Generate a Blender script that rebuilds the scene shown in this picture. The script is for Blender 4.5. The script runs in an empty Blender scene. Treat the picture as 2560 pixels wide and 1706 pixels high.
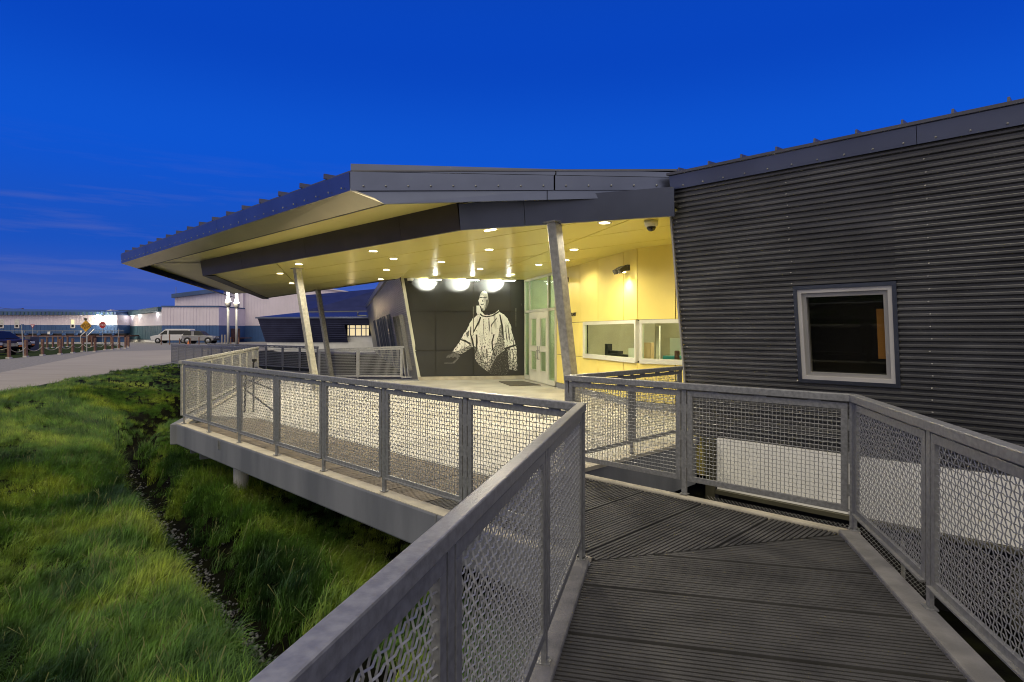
import bpy, math, random
import numpy as np
from mathutils import Vector, Matrix

rnd = random.Random(7)
SC = bpy.context.scene
COL = SC.collection
R2 = math.sqrt(.5)
E1 = Vector((-R2, R2, 0)); E2 = Vector((R2, R2, 0)); UP = Vector((0, 0, 1))
SD = Vector((-.2767, .961, 0))                      # direction of the porch's side edge
EYE = 1.55

# ------------------------------------------------------------------ camera
cam_d = bpy.data.cameras.new('camera'); cam = bpy.data.objects.new('camera', cam_d); COL.objects.link(cam)
cam.location = (0, 0, EYE); cam.rotation_euler = (math.pi / 2, 0, 0)
cam_d.sensor_width = 36; cam_d.lens = 1500 / 2560 * 36; cam_d.shift_y = -23 / 2560
cam_d.clip_start = .05; cam_d.clip_end = 3000
SC.camera = cam
# ------------------------------------------------------------------ sky at dusk
SUN_EL, SUN_AZ = math.radians(62), math.radians(205)   # afterglow: broad, behind the camera on the left
wd = bpy.data.worlds.new('World'); SC.world = wd; wd.use_nodes = True
nt = wd.node_tree; nt.nodes.clear()
def N(t, tree=None, **kw):
    n = (tree or nt).nodes.new(t)
    for k, v in kw.items(): setattr(n, k, v)
    return n
L = nt.links.new
out = N('ShaderNodeOutputWorld'); bg = N('ShaderNodeBackground'); L(bg.outputs[0], out.inputs[0])
tc = N('ShaderNodeTexCoord'); sep = N('ShaderNodeSeparateXYZ'); L(tc.outputs['Generated'], sep.inputs[0])
ramp = N('ShaderNodeValToRGB'); L(sep.outputs['Z'], ramp.inputs[0])
cr = ramp.color_ramp; cr.interpolation = 'EASE'
SKY = [(0, (.060, .098, .36)), (.045, (.045, .098, .41)), (.13, (.010, .078, .48)), (.27, (.004, .082, .58)), (.42, (.0022, .055, .48)), (.70, (.004, .036, .28)), (1, (.004, .026, .18))]
while len(cr.elements) < len(SKY): cr.elements.new(.5)
for e, (p, c) in zip(cr.elements, SKY): e.position = p; e.color = (*c, 1)
# thin streaks of cloud low down
mp = N('ShaderNodeMapping'); mp.inputs['Scale'].default_value = (1.3, 1.3, 16); L(tc.outputs['Generated'], mp.inputs[0])
nz = N('ShaderNodeTexNoise'); nz.inputs['Scale'].default_value = 2.6; nz.inputs['Detail'].default_value = 6; nz.inputs['Roughness'].default_value = .6; L(mp.outputs[0], nz.inputs[0])
cl = N('ShaderNodeMapRange'); cl.inputs[1].default_value = .50; cl.inputs[2].default_value = .80; L(nz.outputs[0], cl.inputs[0])
hb = N('ShaderNodeMapRange'); hb.inputs[1].default_value = .27; hb.inputs[2].default_value = .10; L(sep.outputs['Z'], hb.inputs[0])
mu = N('ShaderNodeMath', operation='MULTIPLY'); L(cl.outputs[0], mu.inputs[0]); L(hb.outputs[0], mu.inputs[1])
mx = N('ShaderNodeMixRGB'); L(mu.outputs[0], mx.inputs[0]); L(ramp.outputs[0], mx.inputs[1]); mx.inputs[2].default_value = (.085, .125, .42, 1)
# unseen afterglow behind the camera, raised and paled to neutralise the ambient light
gd_ = N('ShaderNodeVectorMath', operation='DOT_PRODUCT'); L(tc.outputs['Generated'], gd_.inputs[0]); gd_.inputs[1].default_value = (-.10, -.66, .745)
gm_ = N('ShaderNodeMapRange', interpolation_type='SMOOTHSTEP'); gm_.inputs[1].default_value = .02; gm_.inputs[2].default_value = 1.0; L(gd_.outputs['Value'], gm_.inputs[0])
m2_ = N('ShaderNodeMixRGB'); L(gm_.outputs[0], m2_.inputs[0]); L(mx.outputs[0], m2_.inputs[1]); m2_.inputs[2].default_value = (.70, .65, .60, 1)
L(m2_.outputs[0], bg.inputs[0]); bg.inputs[1].default_value = 1.0
sd = bpy.data.lights.new('sun', 'SUN'); sun = bpy.data.objects.new('sun', sd); COL.objects.link(sun)
sd.energy = 1.35; sd.angle = math.radians(42); sd.color = (1, .90, .62)
sun.rotation_euler = Vector((-math.sin(SUN_AZ) * math.cos(SUN_EL), -math.cos(SUN_AZ) * math.cos(SUN_EL), -math.sin(SUN_EL))).to_track_quat('-Z', 'Y').to_euler()
SC.view_settings.view_transform = 'Standard'; SC.view_settings.look = 'None'
SC.view_settings.exposure = .12; SC.view_settings.gamma = 1
SC.render.engine = 'CYCLES'
SC.cycles.use_denoising = True; SC.cycles.filter_width = 1.05; SC.cycles.use_adaptive_sampling = False; SC.cycles.max_bounces = 6; SC.cycles.diffuse_bounces = 3; SC.cycles.glossy_bounces = 3
SC.cycles.transparent_max_bounces = 12; SC.cycles.sample_clamp_indirect = 6; SC.cycles.caustics_reflective = False; SC.cycles.caustics_refractive = False

# ------------------------------------------------------------------ helpers
ORG = {}
def V(*a): return Vector(a)
def W(s, t, z=0): return Vector((R2 * (t - s), R2 * (s + t), z))
def ray(px, py): return Vector(((px - 1280) / 1500, 1, (830 - py) / 1500))
def atz(px, py, z):
    r = ray(px, py); Y = (z - EYE) / r.z; return Vector((r.x * Y, Y, z))
def aty(px, py, Y):
    r = ray(px, py); return Vector((r.x * Y, Y, EYE + r.z * Y))

class MB:
    def __init__(s): s.v = []; s.f = []
    def add(s, vs, fs):
        n = len(s.v); s.v += [tuple(v) for v in vs]; s.f += [tuple(i + n for i in f) for f in fs]; return s
    def hexa(s, b, t):           # bottom 4, top 4
        b = [Vector(p) for p in b]; t = [Vector(p) for p in t]
        if (b[1] - b[0]).cross(b[3] - b[0]).dot(t[0] + t[2] - b[0] - b[2]) < 0: b = b[::-1]; t = t[::-1]
        return s.add(list(b) + list(t), [(3, 2, 1, 0), (4, 5, 6, 7), (0, 1, 5, 4), (1, 2, 6, 5), (2, 3, 7, 6), (3, 0, 4, 7)])
    def box(s, c, hx, hy, hz, ax=None):
        c = Vector(c); X, Y, Z = ax or (V(1, 0, 0), V(0, 1, 0), V(0, 0, 1))
        p = lambda a, b, d: c + X * (hx * a) + Y * (hy * b) + Z * (hz * d)
        return s.hexa([p(-1, -1, -1), p(1, -1, -1), p(1, 1, -1), p(-1, 1, -1)], [p(-1, -1, 1), p(1, -1, 1), p(1, 1, 1), p(-1, 1, 1)])
    def b(s, x0, x1, y0, y1, z0, z1):
        return s.box(((x0 + x1) / 2, (y0 + y1) / 2, (z0 + z1) / 2), (x1 - x0) / 2, (y1 - y0) / 2, (z1 - z0) / 2)
    def bar(s, p0, p1, w, h, up=UP):   # bar from p0 to p1: w across, h along up
        p0 = Vector(p0); p1 = Vector(p1); d = (p1 - p0)
        side = d.cross(up)
        if side.length < 1e-6: side = d.cross(V(1, 0, 0))
        side.normalize(); u = side.cross(d).normalized()
        a, c = side * (w / 2), u * (h / 2)
        return s.hexa([p0 - a - c, p0 + a - c, p0 + a + c, p0 - a + c], [p1 - a - c, p1 + a - c, p1 + a + c, p1 - a + c])
    def prism(s, poly, vec):
        poly = [Vector(p) for p in poly]; vec = Vector(vec); n = len(poly); nw = sum((poly[i].cross(poly[(i + 1) % n]) for i in range(n)), Vector((0, 0, 0)))
        if nw.dot(vec) < 0: poly.reverse()
        return s.add(poly + [p + vec for p in poly], [tuple(range(n - 1, -1, -1)), tuple(range(n, 2 * n))] + [(i, (i + 1) % n, n + (i + 1) % n, n + i) for i in range(n)])
    def tube(s, pts, r, n=8, cap=True):
        pts = [Vector(p) for p in pts]; rings = []; a0 = len(s.v); m = len(pts)
        rr = r if isinstance(r, (list, tuple)) else [r] * m
        prev = None; vs = []
        for i, p in enumerate(pts):
            d = (pts[min(i + 1, m - 1)] - pts[max(i - 1, 0)]).normalized()
            if prev is None:
                u = d.cross(UP)
                if u.length < .05: u = d.cross(V(1, 0, 0))
                u.normalize()
            else:
                u = (prev - d * prev.dot(d)).normalized()
            prev = u; w = d.cross(u)
            for k in range(n):
                a = 2 * math.pi * k / n; vs.append(p + (u * math.cos(a) + w * math.sin(a)) * rr[i])
        fs = [(i * n + k, i * n + (k + 1) % n, (i + 1) * n + (k + 1) % n, (i + 1) * n + k) for i in range(m - 1) for k in range(n)]
        if cap: fs += [tuple(range(n - 1, -1, -1)), tuple((m - 1) * n + k for k in range(n))]
        return s.add(vs, fs)
    def lathe(s, c, prof, n=16, axis=UP):
        c = Vector(c); axis = Vector(axis).normalized(); pts = [c + axis * z for r, z in prof]
        u = axis.cross(V(1, 0, 0)) if abs(axis.x) < .9 else axis.cross(V(0, 1, 0)); u.normalize(); w = axis.cross(u); vs = []
        for (r, z), p in zip(prof, pts):
            for k in range(n):
                a = 2 * math.pi * k / n; vs.append(p + (u * math.cos(a) + w * math.sin(a)) * max(r, 1e-4))
        m = len(prof)
        fs = [(i * n + k, i * n + (k + 1) % n, (i + 1) * n + (k + 1) % n, (i + 1) * n + k) for i in range(m - 1) for k in range(n)]
        fs += [tuple(range(n - 1, -1, -1)), tuple((m - 1) * n + k for k in range(n))]
        return s.add(vs, fs)
    def mesh(s, name, off=None, smooth=False):
        me = bpy.data.meshes.new(name)
        vs = s.v if off is None else [(a - off.x, b - off.y, c - off.z) for a, b, c in s.v]
        me.from_pydata(vs, [], s.f); me.validate(); me.update()
        if smooth: me.polygons.foreach_set('use_smooth', [True] * len(me.polygons))
        return me
    def build(s, name, mat, parent=None, smooth=False, bevel=0, local=False, kind=None, label=None):
        off = None if local else ORG.get(parent.name) if parent else None
        me = s.mesh(name, off, smooth); me.materials.append(mat)
        o = bpy.data.objects.new(name, me); COL.objects.link(o)
        if parent: o.parent = parent; ORG[o.name] = ORG.get(parent.name, V(0, 0, 0))
        else: ORG[o.name] = V(0, 0, 0)
        if bevel:
            b = o.modifiers.new('bevel', 'BEVEL'); b.width = bevel; b.segments = 2; b.limit_method = 'ANGLE'
        if kind: o['kind'] = kind
        if label: o['label'] = label
        return o
def tag(o, label, cat, group=None):
    o['label'] = label; o['category'] = cat
    if group: o['group'] = group
    return o
def thing(name, label, cat, loc=(0, 0, 0), group=None, rz=0):
    o = bpy.data.objects.new(name, None); COL.objects.link(o); o.location = loc; o.rotation_euler.z = rz
    o.empty_display_size = .1
    ORG[o.name] = Vector(loc); return tag(o, label, cat, group)
def struct(o): o['kind'] = 'structure'; return o
def kids(o): return [c for c in bpy.data.objects if c.parent == o]
def dup(root, loc, label=None, rz=None):
    r = root.copy(); COL.objects.link(r); r.location = loc; ORG[r.name] = Vector(loc)
    if label: r['label'] = label
    if rz is not None: r.rotation_euler.z = rz
    def rec(src, dst):
        for ch in list(src.children):
            c = ch.copy(); COL.objects.link(c); c.parent = dst; rec(ch, c)
    rec(root, r)
    return r
def share(src, parent, off):
    o = src.copy(); COL.objects.link(o); o.parent = parent; o.location = off; return o

def clip(poly, p, n):            # keep the side where (x-p).n >= 0
    outp = []
    for i in range(len(poly)):
        a, b = poly[i], poly[(i + 1) % len(poly)]; da, db = (a - p).dot(n), (b - p).dot(n)
        if da >= 0: outp.append(a)
        if (da >= 0) != (db >= 0): outp.append(a + (b - a) * (da / (da - db)))
    return outp
def cells(poly, d1, d2, w1, w2, gap=.006, o=V(0, 0, 0)):
    """cut a flat convex polygon into cells bounded by lines along d1 (spaced w1) and along d2 (spaced w2)"""
    n1 = UP.cross(d1).normalized(); n2 = UP.cross(d2).normalized(); res = []
    a = [(p - o).dot(n1) for p in poly]; b = [(p - o).dot(n2) for p in poly]
    for i in range(math.floor(min(a) / w1), math.ceil(max(a) / w1)):
        strip = clip(clip(poly, o + n1 * (i * w1 + gap), n1), o + n1 * ((i + 1) * w1 - gap), -n1)
        if len(strip) < 3: continue
        for j in range(math.floor(min(b) / w2), math.ceil(max(b) / w2)):
            c = clip(strip, o + n2 * (j * w2 + gap), n2)
            if len(c) > 2: c = clip(c, o + n2 * ((j + 1) * w2 - gap), -n2)
            if len(c) > 2:
                A = sum((c[k] - c[0]).cross(c[k + 1] - c[0]).z for k in range(1, len(c) - 1)) / 2
                if abs(A) > .01: res.append(c)
    return res

# ------------------------------------------------------------------ materials
def mat(name, base, rough=.5, metal=0., var=.12, vs=2.5, bump=0., bs=60, col2=None, stretch=(1, 1, 1), spec=.5, emit=None, es=0, detail=4, thr=(.35, .65), rvar=0.):
    m = bpy.data.materials.new(name); m.use_nodes = True; t = m.node_tree; p = t.nodes['Principled BSDF']
    p.inputs['Roughness'].default_value = rough; p.inputs['Metallic'].default_value = metal; p.inputs['Specular IOR Level'].default_value = spec
    p.inputs['Base Color'].default_value = (*base, 1)
    lk = t.links.new
    if var or col2 or bump or rvar:
        g = N('ShaderNodeNewGeometry', t); mp = N('ShaderNodeMapping', t); mp.inputs['Scale'].default_value = stretch; lk(g.outputs['Position'], mp.inputs[0])
    if var or col2:
        n = N('ShaderNodeTexNoise', t); n.inputs['Scale'].default_value = vs; n.inputs['Detail'].default_value = detail; lk(mp.outputs[0], n.inputs[0])
        r = N('ShaderNodeMapRange', t); r.inputs[1].default_value, r.inputs[2].default_value = thr; lk(n.outputs[0], r.inputs[0])
        mxx = N('ShaderNodeMixRGB', t); lk(r.outputs[0], mxx.inputs[0])
        c1 = base if col2 else tuple(c * (1 - var) for c in base); c2 = col2 or tuple(min(1, c * (1 + var)) for c in base)
        mxx.inputs[1].default_value = (*c1, 1); mxx.inputs[2].default_value = (*c2, 1); lk(mxx.outputs[0], p.inputs['Base Color'])
        if rvar:
            rr = N('ShaderNodeMapRange', t); rr.inputs[3].default_value = rough - rvar; rr.inputs[4].default_value = rough + rvar; lk(n.outputs[0], rr.inputs[0]); lk(rr.outputs[0], p.inputs['Roughness'])
    if bump:
        n2 = N('ShaderNodeTexNoise', t); n2.inputs['Scale'].default_value = bs; n2.inputs['Detail'].default_value = 3; lk(mp.outputs[0], n2.inputs[0])
        b = N('ShaderNodeBump', t); b.inputs['Strength'].default_value = bump; b.inputs['Distance'].default_value = .02; lk(n2.outputs[0], b.inputs['Height']); lk(b.outputs[0], p.inputs['Normal'])
    if emit:
        p.inputs['Emission Color'].default_value = (*emit, 1); p.inputs['Emission Strength'].default_value = es
    return m
def glass(name, tint=(.8, .9, .85), clear=.6, rough=.03, ior=1.45):
    m = bpy.data.materials.new(name); m.use_nodes = True; t = m.node_tree; t.nodes.clear()
    o = N('ShaderNodeOutputMaterial', t); mixs = N('ShaderNodeMixShader', t); tr = N('ShaderNodeBsdfTransparent', t); gl = N('ShaderNodeBsdfGlossy', t); fr = N('ShaderNodeFresnel', t)
    tr.inputs[0].default_value = (*[c * clear for c in tint], 1); gl.inputs['Roughness'].default_value = rough; gl.inputs[0].default_value = (.9, .95, .95, 1); fr.inputs[0].default_value = ior
    ge = N('ShaderNodeNewGeometry', t); iv = N('ShaderNodeMath', t, operation='SUBTRACT'); iv.inputs[0].default_value = 1; t.links.new(ge.outputs['Backfacing'], iv.inputs[1]); ml = N('ShaderNodeMath', t, operation='MULTIPLY'); t.links.new(fr.outputs[0], ml.inputs[0]); t.links.new(iv.outputs[0], ml.inputs[1]); t.links.new(ml.outputs[0], mixs.inputs[0]); t.links.new(tr.outputs[0], mixs.inputs[1]); t.links.new(gl.outputs[0], mixs.inputs[2]); t.links.new(mixs.outputs[0], o.inputs[0])
    return m
M = {}
M['galv'] = mat('galvanised steel', (.23, .23, .225), .42, .35, vs=38, col2=(.33, .33, .32), detail=8, bump=.04, bs=140, rvar=.12)
M['galv_lit'] = mat('galvanised steel with lamplight in its colour', (.55, .55, .51), .5, .25, vs=14, col2=(.66, .66, .62))  # canopy light on the rear railing put into a whiter steel
M['galv_pale'] = mat('bright galvanised steel', (.34, .335, .31), .45, .45, vs=14, col2=(.50, .49, .45), detail=6, bump=.05, bs=90)
M['wire'] = mat('galvanised wire', (.38, .38, .37), .45, .35, var=.15, vs=30)
M['conc_edge'] = mat('smooth grey concrete', (.13, .138, .155), .7, 0, vs=2.2, col2=(.205, .212, .23), stretch=(1, 1, .25), bump=.12, bs=35, detail=7)
M['conc_top'] = mat('pale kerb', (.42, .385, .31), .8, 0, var=.14, vs=5, bump=.1)
M['kerb'] = mat('grey kerb concrete', (.17, .165, .158), .85, 0, vs=6, col2=(.26, .25, .235), bump=.3, bs=80)
M['deck'] = mat('brushed porch concrete', (.29, .28, .255), .55, 0, vs=1.3, col2=(.42, .41, .375), bump=.12, bs=50, detail=8)
M['grate'] = mat('dark brown grating', (.036, .035, .036), .75, 0, vs=3, col2=(.070, .068, .068), detail=7)
M['grate_lit'] = mat('tan grating with lamplight in its colour', (.17, .145, .11), .75, 0, vs=5, col2=(.25, .21, .16), detail=7)  # same grating as the walkway, porch lamplight put into a lighter colour
M['siding'] = mat('charcoal corrugated steel', (.10, .10, .102), .34, .3, vs=1.3, col2=(.15, .15, .152), stretch=(1, 1, 3), bump=.02, bs=25)
M['dark'] = mat('charcoal flat sheet', (.155, .175, .245), .30, .85, var=.10, vs=1.1, bump=.03, bs=3)
M['dark_brown'] = mat('dark bronze sheet', (.075, .066, .056), .36, .7, var=.15, vs=1.1, bump=.02, bs=3)
M['bronze'] = mat('bronze soffit edge', (.60, .54, .38), .34, .6, var=.06, vs=1)
M['roof'] = mat('charcoal roof sheet', (.13, .13, .15), .4, .5, var=.1)
M['navy'] = mat('dark blue grey corrugated sheet', (.05, .055, .11), .4, .75, var=.15, vs=1)
M['yellow'] = mat('yellow soffit panel', (.82, .72, .19), .28, 0, var=.04, vs=.6, bump=.010, bs=2.5)
M['yellow_wall'] = mat('yellow wall panel', (.76, .63, .17), .34, 0, var=.05, vs=1.2, bump=.01, bs=3)
M['yellow_pale'] = mat('pale yellow eave panel', (.84, .74, .26), .3, 0, var=.04, vs=.6)
M['joint'] = mat('dark joint', (.03, .028, .02), .8, var=0)
M['mural'] = mat('black printed panel', (.021, .022, .022), .42, 0, var=.15, vs=1.2)
M['ink'] = mat('white print', (.80, .80, .77), .4, 0, vs=24, col2=(.09, .09, .09), thr=(.60, .65), detail=4)
M['ink_dim'] = mat('half tone print', (.05, .05, .05), .4, 0, vs=32, col2=(.52, .52, .50), thr=(.44, .60), detail=5)
M['ink_dark'] = mat('dark half tone print', (.028, .028, .028), .4, 0, vs=40, col2=(.20, .20, .19), thr=(.55, .68), detail=4)
M['ink_plain'] = mat('plain white print', (.82, .82, .79), .4, var=.05, vs=12)
M['ink_grey'] = mat('grey print', (.12, .12, .12), .35, var=.3, vs=15)
M['mullion'] = mat('pale aluminium frame', (.56, .56, .47), .4, .1, var=.04)
M['door'] = mat('cream painted door', (.62, .62, .52), .4, 0, var=.04)
M['alum'] = mat('white window frame', (.60, .58, .56), .45, .1, var=.05)
M['alum_grey'] = mat('grey window frame', (.38, .37, .36), .45, .3, var=.05)
M['glass'] = glass('clear glass', (.9, .95, .86), .92, .03, 1.18)
M['glass_green'] = glass('green tinted glass', (.84, .95, .85), .92, .03, 1.2)
M['glass_dark'] = mat('dark window glass', (.008, .008, .006), .04, 0, var=0, spec=.6)
M['skirt'] = mat('white skirting board', (.80, .79, .77), .6, 0, var=.05, vs=2, bump=.03)
M['room'] = mat('cream room wall', (.58, .55, .44), .8, var=.05)
M['white'] = mat('white ribbed cladding', (.74, .66, .74), .6, var=.05, vs=.4)
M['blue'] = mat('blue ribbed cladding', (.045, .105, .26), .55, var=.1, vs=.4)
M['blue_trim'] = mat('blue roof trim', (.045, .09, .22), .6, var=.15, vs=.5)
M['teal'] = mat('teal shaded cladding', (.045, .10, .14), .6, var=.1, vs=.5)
M['wood'] = mat('brown stained timber', (.10, .042, .032), .8, var=.3, vs=8, stretch=(1, 1, .2))
M['post_wood'] = mat('rope post timber', (.21, .115, .085), .85, var=.25, vs=9)
M['rope'] = mat('pale rope', (.42, .37, .29), .9, var=.15, vs=30)
M['base'] = mat('white post footing', (.55, .52, .48), .8, var=.1)
M['gravel'] = mat('grey gravel', (.17, .16, .155), .9, 0, vs=9, col2=(.27, .255, .24), bump=.4, bs=25, detail=9)
M['road'] = mat('pale packed road', (.285, .255, .225), .9, 0, vs=1.2, col2=(.36, .325, .29), stretch=(.25, 2.5, 1), bump=.2, bs=30, detail=8)
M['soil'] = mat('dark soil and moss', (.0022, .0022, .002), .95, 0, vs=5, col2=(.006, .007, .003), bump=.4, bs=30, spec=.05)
M['stone'] = mat('wet ditch stone', (.012, .012, .013), .3, 0, vs=22, col2=(.16, .16, .17), detail=2)
M['lawn'] = mat('short mown grass', (.020, .030, .008), .95, 0, vs=1.6, col2=(.036, .052, .012), bump=.7, bs=18, detail=8, spec=.05)
M['lamp'] = mat('lit lamp lens', (.9, .85, .7), .4, var=0, emit=(1, .86, .55), es=14)
M['lamp_white'] = mat('lit white lamp lens', (.9, .9, .85), .4, var=0, emit=(1, 1, .88), es=16)
M['lampglass'] = mat('glowing lamp glass', (.9, .85, .75), .3, var=0, emit=(1, .93, .80), es=7)
M['winlit'] = mat('lit window pane', (.6, .5, .3), .3, vs=.9, col2=(.7, .6, .4), emit=(1, .80, .45), es=.75)
M['winpale'] = mat('pale window blind', (.62, .60, .56), .4, var=.15, vs=2)
M['black'] = mat('black plastic', (.012, .012, .013), .4, var=0)
M['rubber'] = mat('black tyre rubber', (.015, .015, .016), .8, var=.1)
M['mat'] = mat('grey brown door mat', (.075, .068, .055), .95, 0, vs=60, var=.25, bump=.5, bs=200)
M['brush'] = mat('brown bristle', (.13, .09, .05), .95, 0, vs=120, var=.4, bump=.8, bs=300)
M['sign_y'] = mat('amber sign face', (.75, .38, .03), .4, var=.04)
M['sign_r'] = mat('red sign face', (.42, .02, .03), .4, var=.04)
M['sign_w'] = mat('white sign face', (.75, .73, .72), .4, var=.03)
M['pole'] = mat('pale pole paint', (.50, .49, .46), .5, .2, var=.06, vs=4)
M['carwhite'] = mat('white car paint', (.62, .61, .63), .25, 0, var=.03)
M['carsilver'] = mat('dusty silver car paint', (.33, .32, .33), .35, .4, var=.15, vs=2)
M['cardark'] = mat('dark blue car paint', (.014, .010, .018), .5, 0, var=.05, spec=.1)
M['chrome'] = mat('chrome', (.5, .5, .5), .2, .9, var=0)
M['amber'] = mat('orange lens', (.7, .2, .04), .3, var=0)
M['tan'] = mat('tan paper', (.52, .36, .20), .8, var=.08)
M['paper'] = mat('white paper', (.68, .66, .60), .7, var=.04)
M['tealbin'] = mat('teal plastic', (.03, .22, .24), .4, var=.05)
M['orange'] = mat('orange board', (.80, .40, .10), .6, var=.1, vs=3)
M['cone'] = mat('orange cone plastic', (.75, .22, .06), .5, var=.05)
M['pile'] = mat('white pile coating', (.52, .50, .48), .7, var=.1, vs=4)
M['olive'] = mat('olive painted beam', (.06, .056, .036), .6, var=.2, vs=3)
M['pink'] = mat('red notice', (.36, .05, .09), .5, var=.05)

# ------------------------------------------------------------------ lights
def spot(name, p, aim, w, col, ang=110, blend=.8, r=.05, shadow=True):
    d = bpy.data.lights.new(name, 'SPOT'); d.energy = w; d.color = col; d.spot_size = math.radians(ang); d.spot_blend = blend; d.shadow_soft_size = r
    o = bpy.data.objects.new(name, d); COL.objects.link(o); o.location = p
    o.rotation_euler = (Vector(aim) - Vector(p)).to_track_quat('-Z', 'Y').to_euler(); return o
def point(name, p, w, col, r=.1):
    d = bpy.data.lights.new(name, 'POINT'); d.energy = w; d.color = col; d.shadow_soft_size = r
    o = bpy.data.objects.new(name, d); COL.objects.link(o); o.location = p; return o
WARM = (1, .80, .48); COOL = (1, 1, .86)

# ------------------------------------------------------------------ ground
L0 = V(-14.4, 16.9, 0); LN = V(.9708, .24, 0)      # road edge line and its normal towards the porch
DITCH = [(1.2, 1.0), (-.9, 3.5), (-1.94, 4.96), (-2.86, 6.0), (-3.95, 7.25), (-5.75, 9.37), (-7.6, 11.9), (-8.2, 12.7), (-8.7, 14.4), (-9.3, 16.6), (-9.9, 19)]
def ss(a, b, x):
    x = np.clip((x - a) / (b - a), 0, 1); return x * x * (3 - 2 * x)
def ditch_d(x, y):
    d = np.full(np.shape(x), 1e9)
    for (ax, ay), (bx, by) in zip(DITCH[:-1], DITCH[1:]):
        dx, dy = bx - ax, by - ay; u = np.clip(((x - ax) * dx + (y - ay) * dy) / (dx * dx + dy * dy), 0, 1)
        d = np.minimum(d, np.hypot(x - ax - u * dx, y - ay - u * dy))
    return d
def ground(x, y, carve=True):
    x = np.asarray(x, float); y = np.asarray(y, float)
    dd = (x - L0.x) * LN.x + (y - L0.y) * LN.y
    z = -.12 - .72 * ss(.2, 7.5, dd)
    z = z + (.10 * np.sin(x * .9 + .7 * np.sin(y * .5)) * np.cos(y * .7 + 1) + .05 * np.sin(x * 2.1 + y * 1.3)) * ss(.5, 3, dd) * ss(60, 30, y)
    if carve:
        tt = (x + y) * R2; sv = (y - x) * R2
        z = z - .85 * ss(5.2, 5.7, tt) * ss(4.3, 3.9, sv) * ss(11, 10, tt)
        d = ditch_d(x, y) + .10 * np.sin(x * 3.1 + y * 2.3) + .06 * np.sin(x * 7 - y * 5)
        z = z - (.50 * ss(.60, .16, d)) * ss(.5, 2, dd)
    return z
def axis(lo, hi, fine_lo, fine_hi, step):
    a = list(np.arange(fine_lo, fine_hi, step)); v, st = fine_hi, step
    while v < hi: a.append(v); st *= 1.35; v += st
    a.append(hi); v, st = fine_lo, step; b = []
    while v > lo: st *= 1.35; v -= st; b.append(max(v, lo))
    return np.array(sorted(set(b + a)))
gx = axis(-900, 900, -18, 6, .22); gy = axis(-300, 1500, 0, 32, .22)
XX, YY = np.meshgrid(gx, gy); ZZ = ground(XX, YY)
mb = MB(); nx, ny = len(gx), len(gy)
mb.v = np.stack([XX.ravel(), YY.ravel(), ZZ.ravel()], 1).tolist()
mb.f = [(j * nx + i, j * nx + i + 1, (j + 1) * nx + i + 1, (j + 1) * nx + i) for j in range(ny - 1) for i in range(nx - 1)]
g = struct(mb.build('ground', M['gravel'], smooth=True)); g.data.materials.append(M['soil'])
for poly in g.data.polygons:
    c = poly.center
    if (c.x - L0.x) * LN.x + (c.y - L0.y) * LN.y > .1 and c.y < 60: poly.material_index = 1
# pale road, strip of it beside the grass
ra = L0 - SD * 40 + LN * .15; rb = L0 + SD * 26 + LN * .15
rc = V(-40, 95, 0); rd = V(-34, 50, 0); re_ = V(-20.9, 24.5, 0); rf = V(-14, 3, 0); rg = V(-8, -22, 0)
poly = [V(p.x, p.y, -.116) for p in (ra, rb, V(-22, 60, 0), V(-28, 62, 0), rd, re_, rf, rg)]
struct(MB().add(poly, [tuple(range(len(poly)))]).build('road', M['road']))
isl = [atz(*p, -.112) for p in ((-160, 912), (0, 899), (105, 889), (180, 883), (250, 876), (310, 868), (300, 862), (180, 860), (90, 861), (-60, 866), (-300, 872))]
struct(MB().add(isl, [tuple(range(len(isl)))]).build('lawn', M['lawn']))

# tall grass: tufts laid over by the wind
M['stalk'] = mat('dry grass stalk', (.10, .11, .03), .8, var=0)
gcol = bpy.data.collections.new('grass_tufts')
def grass_mat():
    m = mat('meadow grass blade', (.035, .07, .012), .6, var=0); t = m.node_tree; p = t.nodes['Principled BSDF']; lk = t.links.new
    ge = N('ShaderNodeNewGeometry', t)
    n1 = N('ShaderNodeTexNoise', t); n1.inputs['Scale'].default_value = .95; n1.inputs['Detail'].default_value = 6; lk(ge.outputs['Position'], n1.inputs[0])
    r1 = N('ShaderNodeValToRGB', t); lk(n1.outputs[0], r1.inputs[0]); e = r1.color_ramp.elements
    e[0].position = .34; e[0].color = (.020, .060, .012, 1); e[1].position = .66; e[1].color = (.30, .38, .045, 1)
    k = e.new(.5); k.color = (.095, .20, .024, 1)
    n2 = N('ShaderNodeTexNoise', t); n2.inputs['Scale'].default_value = 9; lk(ge.outputs['Position'], n2.inputs[0])
    mr = N('ShaderNodeMapRange', t); mr.inputs[1].default_value = .3; mr.inputs[2].default_value = .7; mr.inputs[3].default_value = .45; mr.inputs[4].default_value = 1.6; lk(n2.outputs[0], mr.inputs[0])
    mm = N('ShaderNodeVectorMath', t, operation='SCALE'); lk(r1.outputs[0], mm.inputs[0]); lk(mr.outputs[0], mm.inputs['Scale'])
    lk(mm.outputs[0], p.inputs['Base Color'])
    tr = N('ShaderNodeBsdfTranslucent', t); lk(mm.outputs[0], tr.inputs[0]); ms = N('ShaderNodeMixShader', t); ms.inputs[0].default_value = .3
    lk(p.outputs[0], ms.inputs[1]); lk(tr.outputs[0], ms.inputs[2]); lk(ms.outputs[0], t.nodes['Material Output'].inputs[0])
    return m
GM = grass_mat()
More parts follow.
